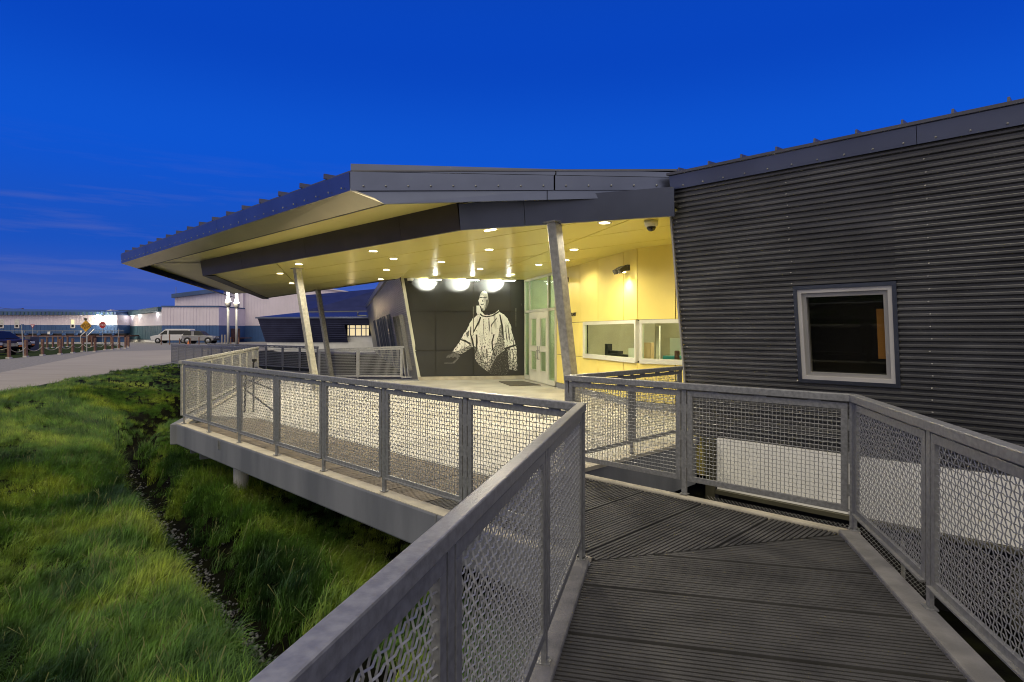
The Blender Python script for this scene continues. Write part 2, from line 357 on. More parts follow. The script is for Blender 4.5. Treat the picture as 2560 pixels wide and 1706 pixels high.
for k in range(7):
    mb = MB()
    for _ in range(72):
        a = rnd.uniform(0, 6.283); r = .13 * math.sqrt(rnd.random()); x, y = r * math.cos(a), r * math.sin(a)
        ln = rnd.uniform(.10, .29); lean = rnd.gauss(.85, .38) if k < 5 else rnd.gauss(.40, .35); az = rnd.gauss(0, .55); w = rnd.uniform(.0030, .0058)
        pts = []; px, py, pz = x, y, 0; ang = rnd.uniform(.05, .25)
        for sgm in range(5):
            pts.append((px, py, pz)); st = ln / 4
            px += math.cos(az) * math.sin(ang) * st; py += math.sin(az) * math.sin(ang) * st; pz = max(.02, pz + math.cos(ang) * st); ang += lean * .55
        s0 = (-math.sin(az), math.cos(az)); vs = []
        for i, (qx, qy, qz) in enumerate(pts[:4]):
            ww = w * (1 - i * .2); vs += [(qx - s0[0] * ww, qy - s0[1] * ww, qz), (qx + s0[0] * ww, qy + s0[1] * ww, qz)]
        vs.append(pts[4]); mb.add(vs, [(0, 1, 3, 2), (2, 3, 5, 4), (4, 5, 7, 6), (6, 7, 8)])
    nb = len(mb.f)
    for _ in range(1):                                      # dry stalks standing above the blades
        a = rnd.uniform(0, 6.283); x, y = .1 * math.cos(a), .1 * math.sin(a); h = rnd.uniform(.12, .26); az = rnd.gauss(0, .9); ln = rnd.uniform(.05, .22); w = .0016
        q = [(x, y, 0), (x + math.cos(az) * ln * .35, y + math.sin(az) * ln * .35, h * .6), (x + math.cos(az) * ln, y + math.sin(az) * ln, h)]; vs = []
        for (qx, qy, qz), ww in zip(q, (w, w, w * 2.2)): vs += [(qx + math.sin(az) * ww, qy - math.cos(az) * ww, qz), (qx - math.sin(az) * ww, qy + math.cos(az) * ww, qz)]
        mb.add(vs, [(0, 1, 3, 2), (2, 3, 5, 4)])
    me = mb.mesh('tuft'); me.materials.append(GM); me.materials.append(M['stalk'])
    for pi in range(nb, len(me.polygons)): me.polygons[pi].material_index = 1
    o = bpy.data.objects.new('tuft', me); gcol.objects.link(o)
nr = np.random.default_rng(3); CORN0 = (-5.52, 9.94)
pts = []
def sprinkle(x0, x1, y0, y1, dens):
    n = int((x1 - x0) * (y1 - y0) * dens); return np.stack([nr.uniform(x0, x1, n), nr.uniform(y0, y1, n)], 1)
P = np.concatenate([sprinkle(-9, 1.5, 1.5, 10, 150), sprinkle(-14, 0, 10, 20, 95), sprinkle(-17.5, -4, 20, 34, 55), sprinkle(-15, -9, 3, 10, 40)])
x, y = P[:, 0], P[:, 1]
dd = (x - L0.x) * LN.x + (y - L0.y) * LN.y
keep = (dd > -.05 + .35 * np.sin(y * 1.7) * .5) & (ditch_d(x, y) + .10 * np.sin(x * 3.1 + y * 2.3) + .06 * np.sin(x * 7 - y * 5) > .20) & ~((((x - CORN0[0]) * .961 + (y - CORN0[1]) * .2767) > .6) & ((x + y) > 5.9))
clump = np.sin(x * 2.3 + 1.3 * np.sin(y * 1.7)) + np.sin(y * 2.9 + 1.1 * np.sin(x * 2.1)) + np.sin((x - y) * 1.3)
keep &= nr.random(len(x)) < .95 + .25 * clump
under = ((x + y) > 5.0)
keep &= ~under | (nr.random(len(x)) < .75)
x, y = x[keep], y[keep]; under = under[keep]
z = ground(x, y)
flow = .4 + 1.5 * np.sin(.33 * x + 1.2 * np.sin(.41 * y)) + 1.0 * np.cos(.52 * y - .6 * x) + .6 * np.sin(1.3 * x + 1.1 * y)
rz = flow + nr.normal(0, .5, len(x))
scl = nr.uniform(.50, 1.0, len(x)) * (1 + .20 * np.sin(x * 1.1 + y * .8) + .22 * np.sin(x * 3.7 + 1.5 * np.sin(y * 2.9)) * np.cos(y * 3.3 - x * 1.2)) * np.where(under, .6, 1)
gm = bpy.data.meshes.new('grass'); gm.vertices.add(len(x)); gm.vertices.foreach_set('co', np.stack([x, y, z - .02], 1).astype(np.float32).ravel())
at = gm.attributes.new('rot', 'FLOAT_VECTOR', 'POINT'); at.data.foreach_set('vector', np.stack([nr.normal(0, .12, len(x)), nr.normal(0, .12, len(x)), rz], 1).astype(np.float32).ravel())
at = gm.attributes.new('scl', 'FLOAT', 'POINT'); at.data.foreach_set('value', scl.astype(np.float32))
at = gm.attributes.new('pick', 'INT', 'POINT'); at.data.foreach_set('value', nr.integers(0, 7, len(x)).astype(np.int32))
go = bpy.data.objects.new('grass', gm); COL.objects.link(go); go['kind'] = 'stuff'; go['label'] = 'tall wind-laid green grass on the bank beside the walkway'
ng = bpy.data.node_groups.new('tufts on points', 'GeometryNodeTree'); ng.interface.new_socket('Geometry', in_out='INPUT', socket_type='NodeSocketGeometry'); ng.interface.new_socket('Geometry', in_out='OUTPUT', socket_type='NodeSocketGeometry')
gi = N('NodeGroupInput', ng); gout = N('NodeGroupOutput', ng); ip = N('GeometryNodeInstanceOnPoints', ng); ci = N('GeometryNodeCollectionInfo', ng)
ci.inputs[0].default_value = gcol; ci.inputs['Separate Children'].default_value = True; ip.inputs['Pick Instance'].default_value = True
def na(nm, ty):
    n = N('GeometryNodeInputNamedAttribute', ng); n.data_type = ty; n.inputs[0].default_value = nm; return n.outputs[0]
gl = ng.links.new
gl(gi.outputs[0], ip.inputs['Points']); gl(ci.outputs[0], ip.inputs['Instance']); gl(na('pick', 'INT'), ip.inputs['Instance Index']); gl(na('rot', 'FLOAT_VECTOR'), ip.inputs['Rotation']); gl(na('scl', 'FLOAT'), ip.inputs['Scale']); gl(ip.outputs[0], gout.inputs[0])
go.modifiers.new('tufts', 'NODES').node_group = ng
# stones in the ditch
mb = MB()
for _ in range(2000):
    i = rnd.choice((1, 1, 2, 2, 3, 3, 4, 4, 5)); u = rnd.random(); ax, ay = DITCH[i]; bx, by = DITCH[i + 1]
    px = ax + u * (bx - ax) + rnd.gauss(0, .17); py = ay + u * (by - ay) + rnd.gauss(0, .17)
    r = rnd.uniform(.010, .028); pz = float(ground(px, py)) + r * .3
    vs = [(px + r * sx * rnd.uniform(.7, 1.2), py + r * sy * rnd.uniform(.7, 1.2), pz + r * sz * .7) for sx, sy, sz in ((1, 0, 0), (0, 1, 0), (-1, 0, 0), (0, -1, 0), (.2, .1, 1), (0, 0, -1))]
    mb.add(vs, [(0, 1, 4), (1, 2, 4), (2, 3, 4), (3, 0, 4), (1, 0, 5), (2, 1, 5), (3, 2, 5), (0, 3, 5)])
o = mb.build('gravel', M['stone'], smooth=True, kind='stuff'); o['label'] = 'wet dark stones along the ditch bed'

# ------------------------------------------------------------------ walkway and porch deck
HX = V(.467, 4.04, 0); AX = V(.242, .970, 0).normalized(); PX = V(.970, -.242, 0).normalized()
HR = V(2.62, 4.62, 0)
def edge_beam(p0, p1, inward, parent, name='edge_beam', h=.34, top=.02, w=.17, zt=None):
    p0 = Vector(p0); p1 = Vector(p1); mb = MB(); inw = Vector(inward)
    a, b = p0.copy(), p1.copy(); a.z = b.z = 0
    mb.hexa([a + UP * (top - h), b + UP * (top - h), b + inw * .1 + UP * (top - h), a + inw * .1 + UP * (top - h)], [a + UP * top, b + UP * top, b + inw * .1 + UP * top, a + inw * .1 + UP * top])
    return mb.build(name, M['conc_edge'], parent, bevel=.018)
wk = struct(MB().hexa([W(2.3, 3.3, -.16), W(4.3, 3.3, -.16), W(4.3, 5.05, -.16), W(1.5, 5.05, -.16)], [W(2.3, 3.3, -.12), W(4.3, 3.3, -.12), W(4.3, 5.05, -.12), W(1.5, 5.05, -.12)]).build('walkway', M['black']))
# frames below the grating: open bearers
mb = MB()
for sv in (2.0, 3.2, 4.2): mb.bar(W(sv, max(3.3, 3.3 + (2.45 - sv) * 1.75), -.22), W(sv, 5.0, -.22), .06, .1)
mb.build('bearer', M['galv'], wk)
BW, PITCH, BD = .0225, .0345, .038
def grating(parent, bars, ax_len, name='grating_panel'):
    """bars: four plan corners each, ends cut on the mitre; one panel"""
    mb = MB()
    for q, z in bars: mb.hexa([p + UP * (z - BD) for p in q], [p + UP * z for p in q])
    return mb.build(name, M['grate_lit' if ax_len else 'grate'], parent, kind='stuff')
def bars_far(s0, s1):
    bars = []; s = s0 + PITCH / 2
    while s < s1 - .004:
        t1 = 4.34 if s > 4.32 else 5.05
        f0 = lambda q: max(3.285, 3.215 + (2.52 - q) / 1.112 * 1.94)
        sa, sb = s - BW / 2, s + BW / 2
        if t1 - f0(sa) > .01: bars.append(([W(sb, f0(sb)), W(sa, f0(sa)), W(sa, t1), W(sb, t1)], rnd.gauss(0, .0007)))
        s += PITCH
    return bars
s = 1.42
while s < 11.0:
    e = min(s + .60, 11.15)
    b_ = bars_far(s + .003, e - .003)
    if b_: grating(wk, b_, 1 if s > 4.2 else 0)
    s = e
def near_uv(u, v, z=0): return PX * u + AX * v + UP * z
UL, UR = -.525 + .055, 1.423 - .10
def bars_near(v0, v1):
    bars = []; v = v0 + PITCH / 2
    while v < v1 - .004:
        g0 = lambda q: max(UL, -.525 + (q - 4.03) / 1.085 * 1.948 + .012)
        va, vb = v - BW / 2, v + BW / 2
        if UR - g0(vb) > .01: bars.append(([near_uv(g0(va), va), near_uv(UR, va), near_uv(UR, vb), near_uv(g0(vb), vb)], rnd.gauss(0, .0007)))
        v += PITCH
    return bars
v = -1.8
while v < 5.2:
    # panels butt at uneven joints across the width
    b_ = bars_near(v + .002, v + .608)
    if b_: grating(wk, b_, 0)
    v += .61
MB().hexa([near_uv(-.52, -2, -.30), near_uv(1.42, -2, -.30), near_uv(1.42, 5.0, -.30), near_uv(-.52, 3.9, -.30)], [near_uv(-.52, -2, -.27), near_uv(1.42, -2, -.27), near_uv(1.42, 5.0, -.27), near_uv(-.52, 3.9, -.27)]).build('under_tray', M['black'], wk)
# kerbs of the walkway
def kerb(p0, p1, w, top, h, m='kerb', name='kerb'):
    return MB().bar(Vector(p0) + UP * (top - h / 2), Vector(p1) + UP * (top - h / 2), w, h).build(name, M[m], wk, bevel=.012)
kerb(near_uv(-.525 - .005, -2), near_uv(-.525 - .005, 4.02), .12, .03, .30)
kerb(near_uv(1.423 - .035, -2), near_uv(1.423 - .035, 5.10), .135, .03, .30)
kerb(W(1.36, 5.10), W(4.24, 5.10), .09, .02, .22, 'conc_top')
# porch: slab of concrete bays
CORN = V(-5.52, 9.94, 0); BACK = V(-8.28, 19.5, 0)
deck = struct(MB().prism([W(4.42, 4.55, -.34), CORN + V(.5, .6, -.34), BACK + V(.3, -.1, -.34), V(-2.9, 19.1, -.34), V(.5, 19.8, -.34), V(2.6, 12.4, -.34), W(4.42, 10.3, -.34)], UP * .24).build('deck', M['conc_edge']))
side_in = V(.961, .2767, 0)
ptop = [W(4.33, 4.37, 0), W(10.75, 4.37, 0), CORN + side_in * .14 + SD * 1.25, BACK + side_in * .14, V(-2.9, 19.17, 0), V(.42, 19.72, 0), W(4.33, 14.0, 0)]
for c in cells([p + UP * -.10 for p in ptop], E1, E2, 2.4, 3.6, .004, W(4.33, 4.37)):
    MB().prism(c, UP * .10).build('floor_slab', M['deck'], deck)
edge_beam(W(2.45, 3.10), W(4.0, 3.10), E2, deck); edge_beam(W(4.004, 3.10), W(11.02, 3.10), E2, deck)
MB().bar(W(2.5, 3.235, -.005), W(11.0, 3.235, -.005), .055, .05).build('kerb_strip', M['conc_top'], deck)
MB().bar(W(2.5, 3.16, .0205), W(11.0, 3.16, .0205), .10, .006).build('kerb_cap', M['conc_top'], deck)
MB().bar(CORN + V(-.06, 0, -.15), BACK + V(-.06, 0, -.15), .16, .34).build('edge_beam', M['conc_edge'], deck, bevel=.015)
MB().bar(CORN + V(.06, 0, .02), BACK + V(.06, 0, .02), .10, .02).build('kerb_cap', M['conc_top'], deck)
MB().hexa([W(4.2, 5.16, -.62), W(4.32, 5.16, -.62), W(4.32, 7.9, -.62), W(4.2, 7.9, -.62)], [W(4.2, 5.16, -.03), W(4.32, 5.16, -.03), W(4.32, 7.9, -.03), W(4.2, 7.9, -.03)]).build('edge_beam', M['conc_edge'], deck)
MB().bar(W(4.26, 5.16, -.005), W(4.26, 7.9, -.005), .14, .045).build('kerb_strip', M['conc_top'], deck)
MB().bar(BACK + V(.1, .02, -.15), V(-2.95, 19.12, -.15), .16, .34).build('edge_beam', M['conc_edge'], deck)
# joists poking out and piles
mb = MB()
for tt in (3.4, 3.55): pass
MB().bar(W(10.75, 3.25, -.40), W(10.2, 6.0, -.40), .12, .10).build('joist', M['conc_edge'], deck); MB().bar(W(10.3, 3.25, -.44), W(9.7, 6.0, -.44), .12, .08).build('joist', M['conc_edge'], deck)
for k, (sv, tv) in enumerate(((9.05, 3.42), (4.5, 3.42), (9.0, 6.5), (5.2, 6.6), (1.9, 4.2))):
    p = W(sv, tv); MB().lathe(V(p.x, p.y, -1.6), [(.105, 0), (.105, 1.33)], 18).build('pile', M['pile'], deck, smooth=False)
mp_ = W(9.03, 3.094, -.06); MB().box(mp_, .012, .004, .06, (E1, E2, UP)).build('bracket', M['galv'], deck)
mp_ = W(8.98, 3.094, -.07); MB().box(mp_, .008, .004, .055, (E1, E2, UP)).build('bracket', M['galv'], deck)
# lower ramp beyond the porch's back edge
rp = [V(-8.6, 19.7, -.36), V(-2.9, 19.3, -.36), V(-4.2, 26, -.36), V(-8.4, 26, -.36)]
struct(MB().prism(rp, UP * .06).build('ramp', M['kerb']))
rp = [BACK + V(.2, .2, -.17), V(-8.2, 25.0, -.17), V(-14.8, 29.2, -.17), V(-15.6, 28.2, -.17)]
struct(MB().prism(rp, UP * .05).build('path', M['kerb']))

# ------------------------------------------------------------------ mesh railings
WIRES = {}
def wire_mesh(wd_, ht, pitch, crimp=True, pale=False):
    """woven panel in local x (0..wd_), z (0..ht)"""
    key = (round(wd_, 3), round(ht, 3), pitch, crimp, pale)
    if key in WIRES: return WIRES[key]
    mb = MB(); nxw = max(2, round(wd_ / pitch)); nzw = max(2, round(ht / pitch)); dx, dz = wd_ / nxw, ht / nzw; r = .0032 if crimp else .0075; A = .0042 if crimp else .004
    def wire(fn, n, horiz):
        pr = [fn(i) for i in range(n)]; base = len(mb.v); m = 3
        for i, p in enumerate(pr):
            for k in range(m):
                a = 2.0944 * k; o1, o2 = r * math.cos(a), r * math.sin(a)
                mb.v.append((p[0], p[1] + o1, p[2] + o2) if horiz else (p[0] + o2, p[1] + o1, p[2]))
        for i in range(n - 1):
            for k in range(m):
                mb.f.append((base + i * m + k, base + i * m + (k + 1) % m, base + (i + 1) * m + (k + 1) % m, base + (i + 1) * m + k))
    if crimp:
        for i in range(1, nxw):
            jx = rnd.gauss(0, dx * .035)
            wire(lambda j: (i * dx + jx + (dx * .025) * (1 if j % 2 else -1), A * (1 if (i + j) % 2 else -1), j * dz), nzw + 1, False)
        for j in range(1, nzw):
            wire(lambda i: (i * dx, -A * (1 if (i + j) % 2 else -1), j * dz + (dz * .04) * (1 if i % 2 else -1)), nxw + 1, True)
    else:
        for i in range(1, nxw): wire(lambda j: (i * dx, A, j * ht), 2, False)
        for j in range(1, nzw): wire(lambda i: (i * wd_, -A, j * dz), 2, True)
    me = mb.mesh('wire_mesh'); me.materials.append(M['galv_lit'] if pale == 2 else M['galv_pale'] if pale else M['wire']); WIRES[key] = me; return me
def railing(name, label, posts, z0=0., z1=None, h=1.07, low=.155, m='galv', pitch=.0335, crimp=True, rail=.055, group='mesh railings', skip_first=False, skip_last=False, frame=.042, low1=None, slant=0):
    """posts: list of plan points along one straight run"""
    posts = [Vector((p[0], p[1], 0)) for p in posts]; z1 = z0 if z1 is None else z1
    LT = (posts[-1] - posts[0]).length; d = (posts[-1] - posts[0]).normalized(); nrm = UP.cross(d)
    root = thing(name, label, 'railing', posts[0] + UP * z0, group)
    zz = lambda p: z0 + (z1 - z0) * ((p - posts[0]).length / LT)
    a, b = posts[0], posts[-1]; rr = rail
    MB().bar(a - d * .02 + UP * (zz(a) + h - rr / 2), b + d * .02 + UP * (zz(b) + h - rr / 2), rr * 1.15, rr).build('top_rail', M[m], root, bevel=.006)
    for i, p in enumerate(posts):
        if (i == 0 and skip_first) or (i == len(posts) - 1 and skip_last): continue
        MB().box(p + UP * (zz(p) + (h - rr) / 2), .024, .011, (h - rr) / 2, (d, nrm, UP)).build('post', M[m], root)
        MB().box(p + UP * (zz(p) + .032), .035, .03, .004, (d, nrm, UP)).build('base_plate', M[m], root)
    for p, q in zip(posts[:-1], posts[1:]):
        w = (q - p).length; x0, x1 = .036, w - .036; zb, ztp = low, h - rr - .012
        P_ = lambda x, z: p + d * x + UP * (zz(p) + (zz(q) - zz(p)) * x / w + z)
        mb = MB(); ft = .012; f = frame
        mb.bar(P_(x0, ztp - f / 2), P_(x1, ztp - f / 2), ft * 2, f); mb.bar(P_(x0, zb + f / 2), P_(x1, zb + f / 2), ft * 2, f)
        mb.bar(P_(x0 + f / 2, zb + f), P_(x0 + f / 2, ztp - f), f, ft * 2, nrm); mb.bar(P_(x1 - f / 2, zb + f), P_(x1 - f / 2, ztp - f), f, ft * 2, nrm)
        mb.bar(P_(x0, zb + .006) - nrm * .02, P_(x1, zb + .006) - nrm * .02, .03, .012)     # flange of the angle frame
        fr = mb.build('panel_frame', M[m], root, bevel=.002)
        mb = MB()                                                            # weld tabs between frame, rail and posts
        for u in (.18, .5, .82): mb.box(P_(x0 + (x1 - x0) * u, ztp + .006), .05, .008, .009, (d, nrm, UP))
        for u in (.2, .5, .8):
            for xx in (.03, w - .03): mb.box(P_(xx, zb + (ztp - zb) * u), .009, .008, .045, (d, nrm, UP))
        mb.build('weld_tab', M[m], root, kind='stuff')
        me = wire_mesh(x1 - x0 - 2 * f, ztp - zb - 2 * f, pitch, crimp, {'galv_pale': 1, 'galv_lit': 2}.get(m, 0))
        o = bpy.data.objects.new('wire_mesh', me); COL.objects.link(o); o.parent = root; o['kind'] = 'stuff'
        o.location = P_(x0 + f, zb + f) - root.location; o.rotation_euler = (0, 0, math.atan2(d.y, d.x))
        if abs(z1 - z0) > 1e-4: o.rotation_euler = Matrix(((d.x, nrm.x, 0), (d.y, nrm.y, 0), ((zz(q) - zz(p)) / w, 0, 1))).to_euler()
    return root
TR = 3.19
railing('mesh_railing', 'long galvanised mesh railing along the outer edge of the porch above the grass', [W(10.88 - i * 1.193, TR) for i in range(8)])
railing('mesh_railing', 'nearest galvanised mesh railing slanting across the bottom of the picture beside the walkway', [(HX - AX * (.02 + 1.292 * i)) + PX * -.0 for i in range(5)], frame=.045, rail=.05)
railing('mesh_railing', 'galvanised two panel mesh railing between the walkway and the corrugated wall, over the drop', [W(1.41, 5.13), W(2.84, 5.13), W(4.27, 5.13)], frame=.05, rail=.06)
railing('mesh_railing', 'mesh railing along the right edge of the walkway, in front of the corrugated wall', [HR + PX * .01 - AX * (.02 + 1.335 * i) for i in range(5)], frame=.05, rail=.06)
railing('mesh_railing', 'short mesh railing running from the leaning front column back to the corrugated wall', [W(4.27, 5.19), W(4.27, 6.40), W(4.27, 7.60)], skip_first=True)
r_ = railing('mesh_railing', 'mesh railing along the far left side of the porch, seen from inside', [CORN + V(.02, .02, 0) + (BACK - CORN) * (i / 8) for i in range(9)], m='galv_pale', pitch=.045, skip_first=True)
BR0, BR1 = V(-8.05, 25.0, 0), V(-3.75, 21.9, 0)
r_ = railing('mesh_railing', 'bright two panel mesh railing behind the two rear columns', [BR0, BR0.lerp(BR1, .465), BR0.lerp(BR1, .93)], z0=-.37, z1=-.17, h=1.20, low=.06, m='galv_lit', pitch=.062, crimp=False, rail=.06, frame=.06, group='mesh railings')
mb = MB()
dn = (BR1 - BR0).normalized()
for k, (u, dx) in enumerate(((.935, .16), (.965, .17), (1.0, .18))):
    p = BR0.lerp(BR1, u); MB().bar(p + UP * (-.12) + dn * dx, p + UP * 1.0, .05, .03).build('slanted_post', M['galv_lit'], r_)
MB().bar(BR0.lerp(BR1, .93) + UP * .99, BR1 + UP * 1.005, .06, .06).build('top_rail', M['galv_lit'], r_); MB().bar(BR0.lerp(BR1, .93) + UP * -.12, BR1 + dn * .16 + UP * -.10, .05, .05).build('bottom_rail', M['galv_lit'], r_)
FL = [V(-15.95, 28.1, 0), V(-8.3, 19.56, 0)]
railing('mesh_railing', 'mesh railing on the near side of the path from the road to the porch', [FL[0].lerp(FL[1], i / 9) for i in range(10)], z0=-.06, z1=-.02, h=1.06, pitch=.07, crimp=False, m='galv')
FR = [V(-15.0, 29.6, 0), V(-8.12, 25.1, 0)]
railing('mesh_railing', 'darker mesh railing on the far side of the path, ending at the bright railing', [FR[0].lerp(FR[1], i / 7) for i in range(8)], z0=-.12, z1=-.16, h=1.10, pitch=.07, crimp=False, m='galv')

# ------------------------------------------------------------------ corrugated building on the right
KL, TW = .168, 8.2
def WP(s, z, o=0): return W(s, TW - KL * z - o, z)           # point on the leaning wall, o metres proud
wn = (W(0, -1, 0) - UP * KL).normalized(); wu = (UP - E2 * KL).normalized()
cb = thing('corrugated_building', 'charcoal corrugated metal building with a leaning wall and one square window at the right', 'building', W(4.43, 8.2, 0))
WS0, WS1, WZ0, WZ1 = 1.715, 2.835, .905, 2.12              # window opening
def CORR(q):                                               # ribbed profile: wide flat crest, narrow deep valley
    q %= 1.0; A = .015
    if q < .14: return A * (-1 + 2 * q / .14)
    if q < .54: return A
    if q < .66: return A * (1 - 2 * (q - .54) / .12)
    return -A
def sheet(s0, s1, z0, z1, lap=0):
    per = .0685; seg = 16; n = int((z1 - z0) / per * seg); mb = MB(); off = (z0 % per) / per
    for i in range(n + 1):
        z = z0 + (z1 - z0) * i / n; o = CORR(z / per) + lap
        mb.v += [tuple(WP(s0, z, o)), tuple(WP(s1, z, o))]
    mb.f = [(2 * i, 2 * i + 1, 2 * i + 3, 2 * i + 2) for i in range(n)]
    return mb.build('siding_sheet', M['siding'], cb)
per = .0685; zt, zbm = 3.60, .02
sheet(4.43, 2.84, zbm, zt); sheet(2.85, WS0 - .002, zbm, WZ0, .002); sheet(2.85, WS0 - .002, WZ1, zt, .002)
sheet(WS0 + .004, 1.40, zbm, zt, .004); sheet(1.42, 0, zbm, zt, .006); sheet(.01, -1.45, zbm, zt); sheet(-1.44, -4.5, zbm, zt, .002)
mb = MB()
for sv in (4.36, 2.845, 1.41, 0.01):
    z = .10
    while z < 3.5:
        if not (WS0 - .1 < sv < WS1 - .02 and WZ0 - .1 < z < WZ1 + .1): mb.lathe(WP(sv + rnd.gauss(0, .006), z, .014), [(.010, 0), (.010, .006), (.004, .011)], 6, wn)
        z += per * 2
mb.build('sheet_screws', M['alum_grey'], cb, kind='stuff')
MB().hexa([WP(4.435, -.02, -.03), WP(4.46, -.02, -.03), WP(4.46, -.02, .03), WP(4.435, -.02, .03)], [WP(4.435, 3.2, -.03), WP(4.46, 3.2, -.03), WP(4.46, 3.2, .03), WP(4.435, 3.2, .03)]).build('corner_trim', M['alum_grey'], cb)
# return wall at the building's end, facing the porch
MB().hexa([WP(4.30, -.6, -.06), WP(4.42, -.6, -.06), W(4.42, 10.40, -.6), W(4.30, 10.40, -.6)], [WP(4.30, 3.26, -.06), WP(4.42, 3.26, -.06), W(4.42, 10.40, 3.26), W(4.30, 10.40, 3.26)]).build('end_wall', M['yellow_wall'], cb)
# fascia and roof
for a, b in ((4.40, 1.47), (1.464, -1.5), (-1.506, -4.6)):
    MB().hexa([WP(a, 3.545, .02), WP(b, 3.545, .02), WP(b, 3.545, .05), WP(a, 3.545, .05)], [WP(a, 3.735, .0), WP(b, 3.735, .0), WP(b, 3.735, .05), WP(a, 3.735, .05)]).build('fascia', M['dark'], cb)
mb = MB(); s_ = 4.2
while s_ > -4: mb.lathe(WP(s_, 3.58, .05), [(.012, 0), (.012, .006), (.004, .012)], 6, wn); s_ -= .29
mb.build('fascia_screws', M['galv'], cb, kind='stuff')
rf_ = MB().hexa([WP(4.42, 3.738, .09), WP(-4.6, 3.738, .09), W(-4.6, 16, 4.3), W(4.42, 16, 4.3)], [WP(4.42, 3.772, .09), WP(-4.6, 3.772, .09), W(-4.6, 16, 4.34), W(4.42, 16, 4.34)]).build('roof', M['roof'], cb)
for k in range(20):
    s_ = 4.229 - .4405 * k
    p0 = WP(s_, 3.772, .09); q = W(s_, 16, 4.34); dv = (q - p0).normalized()
    mb = MB().add([p0 + E1 * .012, p0 - E1 * .012, q - E1 * .012, q + E1 * .012, p0 + UP * .045 + dv * .0 + E1 * .010, p0 + UP * .045 - E1 * .010, q - E1 * .01 + UP * .05, q + E1 * .01 + UP * .05], [(3, 2, 1, 0), (4, 5, 6, 7), (0, 1, 5, 4), (1, 2, 6, 5), (2, 3, 7, 6), (3, 0, 4, 7)])
    mb.build('roof_rib', M['roof'], rf_)
# window
wf = MB()
def wframe(mb, s0, s1, z0, z1, w, o0, o1):
    for a, b, c, d_ in ((s0, s1, z1 - w, z1), (s0, s1, z0, z0 + w), (s0, s0 + w, z0 + w, z1 - w), (s1 - w, s1, z0 + w, z1 - w)):
        mb.hexa([WP(a, c, o0), WP(b, c, o0), WP(b, c, o1), WP(a, c, o1)], [WP(a, d_, o0), WP(b, d_, o0), WP(b, d_, o1), WP(a, d_, o1)])
    return mb
win = wframe(MB(), WS0, WS1, WZ0, WZ1, .045, -.10, .03).build('window', M['dark'], cb)
wframe(MB(), WS0 + .045, WS1 - .045, WZ0 + .045, WZ1 - .045, .046, -.09, .016).build('frame', M['alum'], win)
wframe(MB(), WS0 + .091, WS1 - .091, WZ0 + .091, WZ1 - .091, .050, -.10, -.006).build('sash', M['alum_grey'], win)
g0, g1, h0, h1 = WS0 + .14, WS1 - .14, WZ0 + .14, WZ1 - .14
gw = MB().hexa([WP(g0, h0, -.06), WP(g1, h0, -.06), WP(g1, h0, -.05), WP(g0, h0, -.05)], [WP(g0, h1, -.06), WP(g1, h1, -.06), WP(g1, h1, -.05), WP(g0, h1, -.05)]).build('pane', glass('smoked glass', (.9, .88, .8), .85, .01), win)
MB().hexa([WP(1.2, .5, -.6), WP(3.3, .5, -.6), WP(3.3, .5, -.58), WP(1.2, .5, -.58)], [WP(1.2, 2.5, -.6), WP(3.3, 2.5, -.6), WP(3.3, 2.5, -.58), WP(1.2, 2.5, -.58)]).build('room_back', M['black'], win)
tag(MB().hexa([WP(1.80, 1.23, -.16), WP(1.965, 1.23, -.16), WP(1.965, 1.23, -.14), WP(1.80, 1.23, -.14)], [WP(1.80, 1.82, -.16), WP(1.965, 1.82, -.16), WP(1.965, 1.82, -.14), WP(1.80, 1.82, -.14)]).build('wooden_board', M['orange']), 'orange wooden board behind the right side of the square window pane', 'board')
# skirting under the siding, pit below
for a, b in ((4.0, 2.3), (2.294, .6), (.594, -1.2), (-1.206, -4.4)):
    MB().hexa([W(a, 8.16, -.70), W(b, 8.16, -.70), W(b, 8.20, -.70), W(a, 8.20, -.70)], [W(a, 8.16, .03), W(b, 8.16, .03), W(b, 8.20, .03), W(a, 8.20, .03)]).build('skirting_panel', M['skirt'], cb)
MB().hexa([W(4.0, 8.10, -.76), W(-4.4, 8.10, -.76), W(-4.4, 8.2, -.76), W(4.0, 8.2, -.76)], [W(4.0, 8.10, -.704), W(-4.4, 8.10, -.704), W(-4.4, 8.2, -.704), W(4.0, 8.2, -.704)]).build('beam', M['olive'], cb)
for sv in (4.05, 2.4, .7, -1.0): MB().lathe(W(sv, 8.3, -1.6), [(.07, 0), (.07, .68)], 12).build('pile', M['olive'], cb)
cl = thing('chain_link_fence', 'chain link mesh closing the dark crawl space under the corrugated building', 'fence', W(4.0, 8.06, -1.5))
mb = MB(); a = 4.1
while a > -4:
    mb.tube([W(a, 8.06, -1.42), W(a - .62, 8.065, -.80)], .003, 3, False); mb.tube([W(a, 8.06, -.80), W(a - .62, 8.055, -1.42)], .003, 3, False); a -= .052
mb.build('chain_link', M['galv'], cl, kind='stuff')
for sv in (4.05, 2.9, 1.7, .5): MB().lathe(W(sv, 8.07, -1.6), [(.022, 0), (.022, .74)], 8).build('post', M['galv'], cl)
MB().hexa([W(4.2, 8.6, -2.2), W(-5, 8.6, -2.2), W(-5, 8.7, -2.2), W(4.2, 8.7, -2.2)], [W(4.2, 8.6, -.7), W(-5, 8.6, -.7), W(-5, 8.7, -.7), W(4.2, 8.7, -.7)]).build('crawl_space_shade', M['black'], cb)  # black sheet in place of the shade under the building
MB().hexa([W(4.02, 8.12, -1.5), W(4.16, 8.12, -1.5), W(4.16, 8.24, -1.5), W(4.02, 8.24, -1.5)], [W(4.02, 8.12, -.02), W(4.16, 8.12, -.02), W(4.16, 8.24, -.02), W(4.02, 8.24, -.02)]).build('corner_post', M['olive'], cb)

